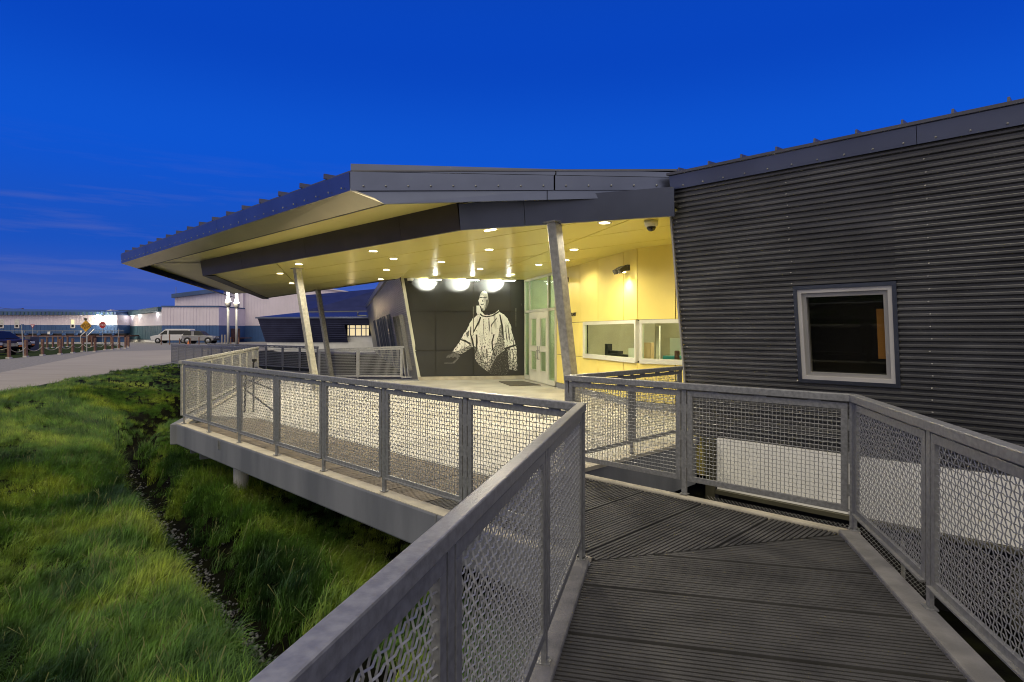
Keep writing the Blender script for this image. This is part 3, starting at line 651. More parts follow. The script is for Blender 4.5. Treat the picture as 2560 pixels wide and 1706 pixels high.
# ------------------------------------------------------------------ entrance hall
hall = thing('entrance_hall', 'recessed entrance with black mural wall, glazed doors and yellow panelled wall', 'building', (0, 19, 0))
M0, M1 = V(-2.94, 19.16, 0), V(.42, 19.70, 0); md = (M1 - M0).normalized(); mn = V(md.y, -md.x, 0)     # mn faces the camera
ML = (M1 - M0).length
def MP(x, z, o=0): return M0 + md * x + mn * o + UP * z
# panels: x joints from the photograph, left edge cut on the slant
def mx_(px): 
    r = ray(px, 830); n = V(-md.y, md.x, 0); Y = n.dot(M0) / n.dot(r); return (r * Y - M0).dot(md)
xs = [-.75, mx_(1088), mx_(1183.5), mx_(1276.5), ML - .01]; zs = [.12, .958, 2.21, 3.27]
for i in range(4):
    for j in range(3):
        p = [V(xs[i] + .008, zs[j] + .008, 0), V(xs[i + 1] - .008, zs[j] + .008, 0), V(xs[i + 1] - .008, zs[j + 1] - .008, 0), V(xs[i] + .008, zs[j + 1] - .008, 0)]
        p = clip(p, V(.02, .12, 0), V(1, .208, 0).normalized())
        if len(p) > 2: MB().prism([MP(q.x, q.y, .0) for q in p], mn * .012).build('mural_panel', M['mural'], hall)
MB().prism([MP(.08, -.3, -.02), MP(ML, -.3, -.02), MP(ML, 3.3, -.02), MP(-.62, 3.3, -.02)], mn * -.1).build('mural_backing', M['joint'], hall)
MB().hexa([MP(-.03, 0, .03), MP(ML, 0, .03), MP(ML, 0, -.02), MP(-.03, 0, -.02)], [MP(-.06, .115, .03), MP(ML, .115, .03), MP(ML, .115, -.02), MP(-.06, .115, -.02)]).build('plinth', M['conc_top'], hall)
# the printed figure: an elder in a patterned smock, as flat print shapes on the panels
def mur(px, py): 
    X = 1110 + px / 3.585; Yp = 700 + py / 3.584; r = ray(X, Yp); n = V(-md.y, md.x, 0); Y = n.dot(M0) / n.dot(r); q = r * Y; q.z += EYE; return q
def ink_mat():
    m = mat('white floral print', (.8, .8, .77), .4, 0, var=0); t = m.node_tree; p = t.nodes['Principled BSDF']; lk = t.links.new
    g = N('ShaderNodeNewGeometry', t); sp = N('ShaderNodeSeparateXYZ', t); lk(g.outputs['Position'], sp.inputs[0])
    n1 = N('ShaderNodeTexNoise', t); n1.inputs['Scale'].default_value = 22; n1.inputs['Detail'].default_value = 4; lk(g.outputs['Position'], n1.inputs[0])
    mp = N('ShaderNodeMapping', t); mp.inputs['Scale'].default_value = (5, 5, .9); lk(g.outputs['Position'], mp.inputs[0])
    n2 = N('ShaderNodeTexNoise', t); n2.inputs['Scale'].default_value = 1.6; n2.inputs['Detail'].default_value = 5; lk(mp.outputs[0], n2.inputs[0])
    fz = N('ShaderNodeMapRange', t); fz.inputs[1].default_value = .25; fz.inputs[2].default_value = 1.7; fz.inputs[3].default_value = .13; fz.inputs[4].default_value = -.06; lk(sp.outputs['Z'], fz.inputs[0])
    a1 = N('ShaderNodeMath', t, operation='ADD'); lk(n1.outputs[0], a1.inputs[0]); lk(fz.outputs[0], a1.inputs[1])
    s1 = N('ShaderNodeMapRange', t); s1.inputs[1].default_value = .57; s1.inputs[2].default_value = .65; s1.inputs[3].default_value = 1; s1.inputs[4].default_value = .10; lk(a1.outputs[0], s1.inputs[0])
    a2 = N('ShaderNodeMath', t, operation='ADD'); lk(n2.outputs[0], a2.inputs[0]); lk(fz.outputs[0], a2.inputs[1])
    s2 = N('ShaderNodeMapRange', t); s2.inputs[1].default_value = .53; s2.inputs[2].default_value = .78; s2.inputs[3].default_value = 1; s2.inputs[4].default_value = .12; lk(a2.outputs[0], s2.inputs[0])
    mu_ = N('ShaderNodeMath', t, operation='MULTIPLY'); lk(s1.outputs[0], mu_.inputs[0]); lk(s2.outputs[0], mu_.inputs[1])
    sc_ = N('ShaderNodeVectorMath', t, operation='SCALE'); sc_.inputs[0].default_value = (.84, .84, .81); lk(mu_.outputs[0], sc_.inputs['Scale']); lk(sc_.outputs[0], p.inputs['Base Color']); return m
M['ink'] = ink_mat(); M['ink_mid'] = mat('mid grey print', (.30, .30, .29), .4, var=.25, vs=40); M['ink_soft'] = mat('soft grey print', (.50, .50, .48), .4, var=.3, vs=45)
def ink(name, pts, m, o):
    from mathutils.geometry import tessellate_polygon
    q = [mur(*p) + mn * o for p in pts]; tri = tessellate_polygon([q]); return MB().add(q, tri).build(name, M[m], hall)
smock = [(338, 285), (322, 305), (288, 322), (256, 350), (232, 385), (214, 430), (180, 478), (154, 528), (126, 574), (98, 612), (78, 645), (110, 652), (150, 668), (200, 640), (240, 612), (268, 590), (278, 640), (276, 690), (300, 740), (345, 790), (392, 822), (404, 760), (440, 690), (500, 660), (545, 625), (556, 600), (575, 650), (576, 720), (584, 800), (612, 810), (656, 816), (655, 720), (648, 600), (636, 560), (612, 480), (595, 400), (570, 350), (540, 312), (500, 292), (490, 270), (450, 300), (400, 318), (360, 310)]
def rough(pts, amp):
    res = []
    for (x0, y0), (x1, y1) in zip(pts, pts[1:] + pts[:1]):
        n_ = max(1, int(math.hypot(x1 - x0, y1 - y0) / 12))
        for k in range(n_): res.append((x0 + (x1 - x0) * k / n_ + rnd.gauss(0, amp), y0 + (y1 - y0) * k / n_ + rnd.gauss(0, amp)))
    return res
ink('printed_smock', rough(smock, 2.0), 'ink', .0145)
for pl in ([(352, 350), (360, 350), (356, 470), (366, 560), (352, 480)], [(396, 340), (404, 344), (412, 430), (402, 520), (400, 430)], [(420, 400), (470, 340), (476, 344), (436, 400), (424, 430)], [(566, 400), (576, 410), (588, 500), (596, 570), (580, 520)], [(556, 380), (560, 470), (572, 560), (560, 540), (550, 450)],
           [(196, 478), (226, 450), (220, 500), (206, 520)], [(330, 600), (340, 600), (350, 700), (372, 780), (352, 720)], [(374, 620), (384, 620), (390, 720), (396, 800), (384, 720)], [(614, 500), (626, 560), (632, 640), (622, 600)], [(612, 640), (622, 650), (632, 780), (620, 720)]):
    ink('printed_fold', rough(pl, 1.0), 'ink_grey', .0168)
ink('printed_shade', [(300, 740), (345, 790), (392, 824), (430, 852), (560, 852), (592, 806), (578, 640), (545, 622), (440, 690), (404, 770)], 'ink_dark', .0138)
ink('printed_shade', [(500, 400), (528, 440), (540, 560), (545, 620), (470, 690), (430, 760), (402, 822), (396, 790), (420, 700), (440, 620), (470, 560), (490, 480)], 'ink_dim', .0160)
ink('printed_shade', [(268, 592), (280, 640), (276, 690), (300, 740), (345, 790), (392, 822), (388, 760), (350, 720), (318, 660), (300, 610)], 'ink_dim', .0160)
ink('printed_shade', [(84, 646), (110, 652), (150, 668), (200, 640), (246, 606), (240, 580), (196, 604), (140, 632)], 'ink_dim', .0160)
ink('printed_shade', [(560, 604), (578, 650), (576, 720), (584, 800), (602, 806), (596, 720), (600, 660), (590, 610)], 'ink_dim', .0160)
for pl in ([(236, 420), (244, 418), (240, 480), (262, 540), (270, 590), (258, 600), (246, 545), (232, 485)], [(150, 530), (190, 538), (240, 570), (236, 584), (190, 556), (146, 540)], [(286, 490), (298, 490), (302, 560), (292, 640), (276, 660), (284, 600)],
           [(442, 488), (454, 490), (436, 560), (444, 640), (470, 690), (452, 680), (428, 620), (424, 560)], [(540, 610), (600, 590), (646, 576), (648, 590), (600, 606), (545, 630)], [(326, 300), (345, 318), (380, 326), (430, 318), (490, 280), (498, 288), (440, 326), (382, 336), (338, 328), (320, 310)],
           [(494, 310), (506, 312), (530, 420), (536, 520), (526, 520), (514, 430)], [(322, 330), (334, 335), (318, 385), (290, 430), (270, 470), (262, 462), (286, 410), (308, 370)]):
    ink('printed_braid', pl, 'mural', .0175)
ink('printed_face', [(330, 118), (344, 104), (362, 98), (382, 108), (392, 130), (396, 160), (398, 190), (394, 226), (380, 256), (362, 274), (344, 276), (334, 256), (328, 236), (316, 226), (318, 212), (310, 198), (306, 186), (316, 168), (318, 150), (324, 134)], 'ink_soft', .0145)
ink('printed_light', [(326, 140), (346, 138), (360, 150), (350, 172), (358, 196), (366, 214), (356, 240), (350, 264), (340, 256), (330, 236), (318, 224), (312, 200), (309, 187), (318, 168), (320, 152)], 'ink_plain', .0152)
ink('printed_hair', [(330, 118), (344, 104), (362, 98), (382, 108), (392, 130), (396, 158), (386, 150), (372, 136), (352, 134), (334, 140), (322, 144)], 'ink_soft', .0160)
ink('printed_hood', [(290, 232), (318, 230), (328, 262), (334, 296), (300, 314), (290, 290)], 'ink_plain', .0140)
for pl in ([(316, 152), (336, 154), (344, 160), (336, 164), (320, 162)], [(350, 156), (380, 152), (386, 158), (370, 166), (354, 164)], [(338, 176), (350, 184), (354, 198), (342, 196)], [(324, 216), (346, 218), (362, 210), (352, 226), (334, 228)], [(378, 180), (396, 176), (394, 226), (380, 256), (364, 272), (372, 236), (374, 210)], [(336, 250), (352, 262), (346, 276), (338, 268)]):
    ink('printed_feature', pl, 'ink_grey', .0165)
ink('printed_eyes', [(318, 154), (340, 156), (384, 151), (384, 154), (344, 160), (320, 158)], 'mural', .0175)
ink('printed_hand', [(20, 690), (40, 672), (60, 668), (78, 650), (110, 656), (140, 676), (146, 690), (120, 700), (92, 690), (80, 700), (64, 688), (44, 702), (38, 692), (24, 704)], 'ink_grey', .0145)
ink('printed_rail', [(0, 742), (74, 742), (120, 700), (136, 700), (92, 750), (0, 750)], 'ink_grey', .0150)
for x0, y0, x1, y1 in ((258, 240, 268, 480), (640, 254, 647, 420), (690, 214, 694, 236)): ink('printed_line', [(x0, y0), (x1, y0), (x1 - 1, y1), (x0 + 2, y1)], 'ink_grey', .0150)
# glazed door wall and yellow wall: one plane from M1 towards the camera
AD = V(.2757, -.9613, 0).normalized(); AN = V(-AD.y, AD.x, 0) * -1
KP = V(2.55, 12.23, 0)
AD = (KP - M1).normalized(); AN = V(AD.y, -AD.x, 0)
if AN.dot(V(-1, -.3, 0)) < 0: AN = -AN
def AP(k, z, o=0): return M1 + AD * k + AN * o + UP * z
def ak(px):
    r = ray(px, 830); n = V(-AD.y, AD.x, 0); Y = n.dot(M1) / n.dot(r); return (r * Y - M1).dot(AD)
def abox(mb, k0, k1, z0, z1, o0, o1): return mb.hexa([AP(k0, z0, o0), AP(k1, z0, o0), AP(k1, z0, o1), AP(k0, z0, o1)], [AP(k0, z1, o0), AP(k1, z1, o0), AP(k1, z1, o1), AP(k0, z1, o1)])
kd0, kd1, km, kd2, kd3 = .03, ak(1325.5), ak(1348), ak(1371.5), ak(1391)
mb = MB()
for a, b, c, d_ in ((kd0, kd3, 3.17, 3.24), (kd0, kd3, 2.16, 2.24), (kd0, kd0 + .07, .02, 3.17), (kd1 - .05, kd1 + .03, .02, 3.17), (kd2 - .03, kd2 + .05, .02, 3.17), (kd3 - .07, kd3, .02, 3.17), (kd0, kd1, .02, .16), (kd2, kd3, .02, .16)): abox(mb, a, b, c, d_, -.05, .03 if c < 3 else .032)
ds = mb.build('door_screen', M['mullion'], hall)
for a, b, c, d_ in ((kd0 + .07, kd1 - .05, .16, 2.16), (kd2 + .05, kd3 - .07, .16, 2.16), (kd0 + .07, kd1 - .05, 2.24, 3.17), (kd1 + .03, km - .012, 2.24, 3.17), (km + .012, kd2 - .03, 2.24, 3.17), (kd2 + .05, kd3 - .07, 2.24, 3.17)): abox(MB(), a, b, c, d_, -.012, -.004).build('pane', M['glass_green'], ds)
for a, b, sg in ((kd1 + .035, km - .004, 1), (km + .004, kd2 - .035, -1)):
    w = b - a; mb = MB(); l0, l1 = a + .16 * w, b - .16 * w
    if sg > 0: l1 = b - .22 * w
    else: l0 = a + .22 * w
    for q in ((a, b, .02, .38), (a, b, .95, 1.12), (a, b, 1.95, 2.15), (a, l0, .38, .95), (l1, b, .38, .95), (a, l0, 1.12, 1.95), (l1, b, 1.12, 1.95)): abox(mb, *q, -.02, .022)
    dr = mb.build('door', M['door'], hall)
    for z0, z1 in ((.38, .95), (1.12, 1.95)):
        abox(MB(), l0, l1, z0, z1, -.01, -.004).build('pane', M['glass_green'], dr); mb = MB()
        for q in ((l0 - .03, l1 + .03, z0 - .03, z0), (l0 - .03, l1 + .03, z1, z1 + .03), (l0 - .03, l0, z0, z1), (l1, l1 + .03, z0, z1)): abox(mb, *q, .0225, .035)
        mb.build('glazing_bead', M['mullion'], dr)
    hk = (b - .07) if sg > 0 else (a + .07)
    MB().tube([AP(hk, .98, .02), AP(hk, .98, .07), AP(hk, .80, .09), AP(hk, .72, .07), AP(hk, .72, .02)], .013, 8).build('handle', M['galv'], dr, smooth=True)
    abox(MB(), hk - .03, hk + .03, .90, 1.12, .0225, .030).build('push_plate', M['galv'], dr)
# lobby behind the doors
mb = MB(); 
abox(mb, -.2, 3.4, 0, 3.3, -2.6, -2.5); abox(mb, 3.3, 3.4, 0, 3.3, -2.6, -.1); abox(mb, -.2, -.1, 0, 3.3, -2.6, -.1); abox(mb, -.2, 3.4, -.05, 0, -2.6, -.05)
mb.build('lobby_wall', M['room'], hall)
point('lobby_lamp', AP(1.4, 2.9, -1.4), 70, (.96, 1, .86), .25)
# yellow panels
kw0, kw1 = ak(1459), ak(1590); kk = [kd3 + .01, ak(1415), ak(1450), ak(1495), ak(1559), (KP - M1).length]
zw0, zw1 = .955, 1.775
def ypanel(k0, k1, z0, z1):
    if k1 - k0 > .03: abox(MB(), k0 + .011, k1 - .011, z0 + .007, z1 - .007, -.02, .0).build('wall_panel', M['yellow_wall'], hall)
for a, b in zip(kk[:-1], kk[1:]):
    ypanel(a, b, zw1 + .02, 3.30); ypanel(a, b, .14, zw0 - .03)
ypanel(kk[0], kk[2], zw0 - .03, zw1 + .02); ypanel(kk[2], kw0, zw0 - .03, zw1 + .02)
mb = MB(); KLn = kk[-1]
abox(mb, kk[0], KLn, 0, zw0, -.12, -.024); abox(mb, kk[0], KLn, zw1, 3.3, -.12, -.024); abox(mb, kk[0], kw0, zw0, zw1, -.12, -.024)
mb.build('wall_backing', M['joint'], hall)
abox(MB(), kk[0], KLn, 0, .135, -.03, .012).build('plinth', M['conc_edge'], hall)
BD_ = -E1; BN = -E2                                                  # return wall towards the corrugated building
def BP(k, z, o=0): return KP + BD_ * k + BN * o + UP * z
def bbox(mb, k0, k1, z0, z1, o0, o1): return mb.hexa([BP(k0, z0, o0), BP(k1, z0, o0), BP(k1, z0, o1), BP(k0, z0, o1)], [BP(k0, z1, o0), BP(k1, z1, o0), BP(k1, z1, o1), BP(k0, z1, o1)])
def bk(px):
    r = ray(px, 830); n = V(-BD_.y, BD_.x, 0); Y = n.dot(KP) / n.dot(r); return (r * Y - KP).dot(BD_)
kb = [0.0, bk(1689), 2.5]
for a, b in zip(kb[:-1], kb[1:]):
    for z0, z1 in ((zw1 + .02, 3.30), (.14, zw0 - .03)): bbox(MB(), a + .010, b - .010, z0 + .007, z1 - .007, -.02, 0).build('wall_panel', M['yellow_wall'], hall)
mb = MB(); bbox(mb, 0, 2.5, 0, zw0, -.12, -.024); bbox(mb, 0, 2.5, zw1, 3.3, -.12, -.024); mb.build('wall_backing', M['joint'], hall)
bbox(MB(), 0, 2.5, 0, .135, -.03, .012).build('plinth', M['conc_edge'], hall)
# service windows
def swin(boxf, k0, k1, end):
    mb = MB(); f = .055
    for q in ((k0, k1, zw0 - .03, zw0 + f), (k0, k1, zw1 - f, zw1 + .02), (k0, k0 + f, zw0 + f, zw1 - f), (k1 - f, k1, zw0 + f, zw1 - f)): boxf(mb, *q, -.06, .025)
    w_ = mb.build('service_window', M['mullion'], hall)
    boxf(MB(), k0 + f, k1 - f, zw0 + f, zw1 - f, -.03, -.022).build('pane', M['glass'], w_)
    boxf(MB(), k0, k1, zw0 - .045, zw0 - .031, -.02, .045).build('sill', M['mullion'], w_)
    return w_
swin(abox, kw0, kw1 + .02, 0); swin(bbox, bk(1600), 2.2, 0)
# office behind the windows
mb = MB(); abox(mb, kw0 - .5, KLn + .2, 0, 3.2, -2.3, -2.2); abox(mb, kw0 - .5, kw0 - .4, 0, 3.2, -2.3, -.13); abox(mb, kw0 - .5, KLn - .3, .0, .85, -2.2, -.14); mb.build('office_wall', M['room'], hall)
mb = MB(); bbox(mb, -.2, 3.2, 0, 3.2, -2.6, -2.5); bbox(mb, 3.1, 3.2, 0, 3.2, -2.5, -.13); bbox(mb, .35, 2.6, .0, .88, -1.1, -.14); mb.build('office_wall', M['room'], hall)
pO = BP(.9, 2.7, -1.2); point('office_lamp', pO, 230, (1, .9, .68), .3)
def inA(px_, o):
    r = ray(px_, 830); n = V(-AD.y, AD.x, 0); q0 = M1 + AN * o; Y = n.dot(q0) / n.dot(r); return (r * Y - M1).dot(AD), Y
def inB(px_, o):
    r = ray(px_, 830); n = V(-BD_.y, BD_.x, 0); q0 = KP + BN * o; Y = n.dot(q0) / n.dot(r); return (r * Y - KP).dot(BD_), Y
def stand(kind, x0, x1, y0, y1, o, th, name, m, label, cat, bev=0):
    f, bx = (inA, abox) if kind == 'a' else (inB, bbox); a0, Ya = f(x0, o); a1, Yb = f(x1, o); Y = (Ya + Yb) / 2
    return tag(bx(MB(), min(a0, a1), max(a0, a1), EYE + (830 - y1) / 1500 * Y, EYE + (830 - y0) / 1500 * Y, o - th, o).build(name, M[m], bevel=bev), label, cat)
stand('b', 1656, 1692, 890, 902, -.22, .2, 'teal_tray', 'tealbin', 'teal plastic tray on the counter behind the right service window', 'tray', .015)
stand('b', 1609, 1627, 857, 897, -.30, .12, 'paper_carrier', 'tan', 'tan paper carrier standing at the left of the right service window', 'paper carrier')
stand('b', 1675, 1706, 845, 900, -.50, .01, 'white_notice', 'paper', 'large white notice standing behind the teal tray in the service window', 'notice')
stand('b', 1685, 1695, 877, 901, -.14, .08, 'dark_jar', 'wood', 'small dark red jar beside the teal tray behind the service window', 'jar', .02)
stand('b', 1640, 1648, 815, 902, -.9, .05, 'door_post', 'paper', 'pale upright door edge inside the office behind the right service window', 'door edge')
stand('a', 1512, 1519, 860, 891, -.30, .12, 'desk_screen', 'black', 'black upright screen edge on the desk behind the left service window', 'screen')
stand('a', 1520, 1546, 877, 884, -.35, .12, 'desk_shelf', 'black', 'narrow dark shelf beside the screen behind the left service window', 'shelf')
stand('a', 1521, 1578, 886, 896, -.25, .12, 'desk_tray', 'black', 'low dark desk tray behind the left service window', 'tray')
stand('a', 1551, 1560, 855, 868, -1.4, .03, 'wall_control', 'black', 'small dark control panel seen through the left service window', 'panel')
stand('a', 1571, 1588, 871, 899, -.20, .02, 'paper_card', 'paper', 'white folded card at the right end of the left service window', 'card')
# lettering on the yellow wall
def lettering(name, txt, size, origin, xdir, mat_, parent=None, depth=.006, align='CENTER', nrm=None):
    cu = bpy.data.curves.new(name, 'FONT'); cu.body = txt; cu.size = size; cu.extrude = depth / 2; cu.align_x = align; cu.align_y = 'CENTER'
    tmp = bpy.data.objects.new(name, cu); COL.objects.link(tmp); bpy.context.view_layer.update()
    me = bpy.data.meshes.new_from_object(tmp.evaluated_get(bpy.context.evaluated_depsgraph_get())); bpy.data.objects.remove(tmp)
    xd = Vector(xdir).normalized(); nn = xd.cross(UP).normalized()
    mt = Matrix((xd, UP, nn)).transposed().to_4x4(); mt.translation = Vector(origin) - (ORG.get(parent.name, V(0, 0, 0)) if parent else V(0, 0, 0))
    me.transform(mt); me.materials.clear(); me.materials.append(mat_); o = bpy.data.objects.new(name, me); COL.objects.link(o)
    if parent: o.parent = parent
    return o
lettering('lettering', 'LIBRARY', .13, AP(ak(1441), 2.0, .008), AD, M['black'], hall, .012, 'RIGHT')
# floor mat
dm = [atz(*p, .012) for p in ((1247, 954), (1306, 953), (1353, 963), (1277, 965))]
tag(MB().prism([p - UP * .012 for p in dm], UP * .018).build('door_mat', M['mat']), 'flat grey brown mat lying in front of the entrance doors', 'door mat')

# ------------------------------------------------------------------ canopy over the porch
cn = thing('entrance_canopy', 'folded canopy roof with yellow soffit, dark fascias and three leaning steel columns', 'canopy', (0, 10, 0))
SZ = 3.2
D_ = V(-.82, 9.52, 0); A_ = V(-8.92, 17.3, 0); RR = V(2.27, 8.37, 0); B_ = V(-12.3, 29.6, 0); C_ = V(-3.5, 18.55, 0)
for c in cells([V(p.x, p.y, SZ) for p in (A_ + V(.05, .05, 0), D_ + V(0, .06, 0), C_, B_)], E1, SD, 1.22, 3.3, .012, D_):
    MB().prism(c, UP * .035).build('soffit_panel', M['yellow'], cn)
for c in cells([V(p.x, p.y, 3.255) for p in (D_ + V(.0, .03, 0), RR + V(-.02, .03, 0), V(4.3, 10.6, 0), V(4.3, 20.2, 0), V(-3.45, 19.25, 0), V(-3.52, 18.5, 0))], E1, SD, 1.22, 2.4, .012, D_):
    MB().prism(c, UP * .03).build('soffit_panel', M['yellow'], cn)
MB().prism([V(p.x, p.y, 3.30) for p in (A_, D_, RR, V(4.4, 10.6, 0), V(4.4, 20.4, 0), V(-3.4, 19.3, 0), B_)], UP * .05).build('soffit_backing', M['joint'], cn)
# lower fascia (beam faces)
def fasc(p, q, z0, z1, out_, lean=.07, th=.05, m='dark_brown', name='fascia_panel', gap=.004, zq0=None, zq1=None):
    p = Vector((p.x, p.y, 0)); q = Vector((q.x, q.y, 0)); d = (q - p).normalized() * gap; o = Vector(out_)
    zq0 = z0 if zq0 is None else zq0; zq1 = z1 if zq1 is None else zq1
    a, b = p + d, q - d
    return MB().hexa([a + UP * z0, b + UP * zq0, b + UP * zq0 - o * th, a + UP * z0 - o * th], [a + o * lean + UP * z1, b + o * lean + UP * zq1, b + o * (lean - th) + UP * zq1, a + o * (lean - th) + UP * z1]).build(name, M[m], cn)
for a, b in ((0, .25), (.25, .55), (.55, .86), (.86, 1)): fasc(A_.lerp(D_, a), A_.lerp(D_, b), 3.165, 3.62, -E2)
dr_n = V(-(RR - D_).normalized().y, (RR - D_).normalized().x, 0) * -1
for a, b in ((0, .33), (.33, 1)): fasc(D_.lerp(RR, a), D_.lerp(RR, b), 3.165, 3.56, dr_n, m='dark')
sn = V(-.961, -.2767, 0)
for a, b in ((0, .3), (.3, .65), (.65, 1)): fasc(A_.lerp(B_, a), A_.lerp(B_, b), 3.165, 3.62, sn)
MB().prism([V(A_.x, A_.y, 3.165) + V(.02, .02, 0), V(A_.x, A_.y, 3.165) - sn * .30 + E2 * .0 - E1 * .05, V(B_.x, B_.y, 3.165) - sn * .30, V(B_.x, B_.y, 3.165)], UP * .03).build('soffit_lip', M['dark_brown'], cn)
bd = (C_ - B_).normalized(); bn = V(-bd.y, bd.x, 0)
for a, b in ((0, .5), (.5, .985)): fasc(B_.lerp(C_, a), B_.lerp(C_, b), 3.175, 3.62, bn, .0)
# upper roof: eave, bevel, soffit
P_ = V(-2.35, 8.71, 0); T_ = V(-11.72, 18.0, 0); RP = V(2.38, 8.66, 0); T2 = V(-16.0, 33.2, 0)
U_ = V(-1.86, 8.72, 0); Ti = V(-11.0, 17.6, 0)
def z_(p, z): return V(p.x, p.y, z)
for a, b in ((0, .33), (.33, .66), (.66, 1)):
    MB().hexa([z_(P_.lerp(T_, a), 3.6), z_(P_.lerp(T_, b), 3.6), z_(U_.lerp(Ti, b), 3.41), z_(U_.lerp(Ti, a), 3.41)], [z_(P_.lerp(T_, a), 3.63), z_(P_.lerp(T_, b), 3.63), z_(U_.lerp(Ti, b), 3.44) + E2 * .02, z_(U_.lerp(Ti, a), 3.44) + E2 * .02]).build('bevel_panel', M['bronze'], cn)
MB().bar(z_(U_, 3.50) + E2 * .05, z_(Ti, 3.50) + E2 * .05, .03, .17).build('soffit_lip', M['dark_brown'], cn)
UR_ = V(2.36, 8.68, 0); zu = lambda u: 3.41 + (3.507 - 3.41) * u
for a, b in ((0, .56), (.563, 1)):
    pa, pb = U_.lerp(UR_, a), U_.lerp(UR_, b)
    lo = [z_(pa, zu(a)), z_(pb, zu(b)), z_(pb, zu(b)) + V(0, .05, 0), z_(pa, zu(a)) + V(0, .05, 0)]
    ta = P_ + V(.02, .03, 0) if a == 0 else pa
    MB().hexa(lo, [z_(ta, 3.597), z_(pb, 3.597), z_(pb, 3.597) + V(0, .05, 0), z_(ta, 3.597) + V(0, .05, 0)]).build('lower_fascia', M['dark'], cn)
Us = U_ + V(.02, .12, 0); Tis = Ti + V(.05, .05, 0)
us_poly = [z_(p, 3.585) for p in (Us, RR + V(0, .4, 0), RR + V(0, 1.4, 0), D_ + V(-.1, .5, 0), A_ + V(.4, .4, 0), B_ + V(.5, .3, 0), T2 + V(1.4, -1.2, 0), Tis)]
for c in cells([z_(p, 3.585) for p in (Us, D_ + E2 * .35 - E1 * .12, A_ + E2 * .5, Tis)], E1, E2, 3.0, 2.6, .004, U_): MB().prism(c, UP * .03).build('soffit_panel', M['yellow_pale'], cn)
for c in cells([z_(p, 3.585) for p in (Tis, A_ + E2 * .2, B_ + V(.5, .3, 0), T2 + V(1.0, -.9, 0))], E1, SD, 9, 3.2, .004, U_): MB().prism(c, UP * .03).build('soffit_panel', M['yellow_pale'], cn)
MB().hexa([z_(T_, 3.6), z_(T2, 3.6), z_(T2, 3.45) - sn * .6, z_(Ti, 3.41)], [z_(T_, 3.63), z_(T2, 3.63), z_(T2, 3.48) - sn * .6, z_(Ti, 3.44)]).build('bevel_panel', M['dark_brown'], cn)
for a, b in ((0, .4), (.4, .8), (.8, 1)): fasc(P_.lerp(T_, a), P_.lerp(T_, b), 3.6, 3.865, -E2, .02, m='dark')
fasc(T_, T2, 3.6, 3.86, sn, .02, m='dark')
for a, b in ((0, .625), (.628, 1)): fasc(P_.lerp(RP, a), P_.lerp(RP, b), 3.6, 3.872 - .10 * a, V(0, -1, 0), .01, m='dark', zq1=3.872 - .10 * b)
for a, b in ((0, .63), (.632, 1)): fasc(P_.lerp(RP, a) + V(0, .012, 0), P_.lerp(RP, b) + V(0, .012, 0), 3.885 - .10 * a, 3.995 - .14 * a, V(0, -1, 0), .0, .04, m='dark', name='roof_cap', zq0=3.885 - .10 * b, zq1=3.995 - .14 * b)
rpoly = [z_(p, 3.875) for p in (P_ + V(.02, .0, 0), RP, V(6, 12, 0), V(6, 22, 0), V(-4, 23, 0), T2, T_)]
croof = MB().prism(rpoly, UP * .025).build('roof', M['roof'], cn)
for k in range(16):
    s0 = 8.55 + .81 * k; p0 = W(s0, 4.47, 3.90); q = W(s0, 9.5, 4.0)
    mb = MB().add([p0 + E1 * .022, p0 - E1 * .022, q - E1 * .022, q + E1 * .022, p0 + UP * .075 + E1 * .015, p0 + UP * .075 - E1 * .015, q - E1 * .015 + UP * .075, q + E1 * .015 + UP * .075], [(3, 2, 1, 0), (4, 5, 6, 7), (0, 1, 5, 4), (1, 2, 6, 5), (2, 3, 7, 6), (3, 0, 4, 7)])
    mb.build('roof_rib', M['roof'], croof)
mb = MB()
for k in range(34): mb.lathe(P_.lerp(T_, (k + .5) / 34) + UP * 3.66 - E2 * .03, [(.014, 0), (.014, .008), (.004, .014)], 6, -E2)
for k in range(14): mb.lathe(P_.lerp(RP, (k + .6) / 14.5) + UP * 3.66 + V(0, -.014, 0), [(.014, 0), (.014, .008), (.004, .014)], 6, V(0, -1, 0))
mb.build('fascia_screws', M['galv'], cn, kind='stuff')
tag(MB().prism([V(-2.1, 11.0, 3.95), V(-1.85, 11.0, 3.95), V(-1.85, 11.0, 4.28)], V(0, .25, 0)).build('roof_vent', M['roof']), 'small pointed vent standing up behind the canopy roof edge', 'vent')
# leaning columns
def column(top, ztop, zb, a=.082):
    top = z_(top, ztop); base = top + E2 * (KL * (ztop - zb)); base.z = zb
    q = lambda c: [c - E1 * a - E2 * a, c + E1 * a - E2 * a, c + E1 * a + E2 * a, c - E1 * a + E2 * a]
    c = MB().hexa(q(base), q(top)).build('column', M['galv_pale'], cn, bevel=.012)
    qq = lambda c_, r: [c_ - E1 * r - E2 * r, c_ + E1 * r - E2 * r, c_ + E1 * r + E2 * r, c_ - E1 * r + E2 * r]
    MB().hexa(qq(base, .15), qq(base + UP * .02, .15)).build('base_plate', M['galv'], c); MB().hexa(qq(top - UP * .02, .12), qq(top, .12)).build('cap_plate', M['galv'], c)
column(V(.63, 9.0, 0), 3.20, 0); column(V(-5.58, 15.57, 0), 3.20, 0); column(V(-7.62, 23.55, 0), 3.20, -.36)
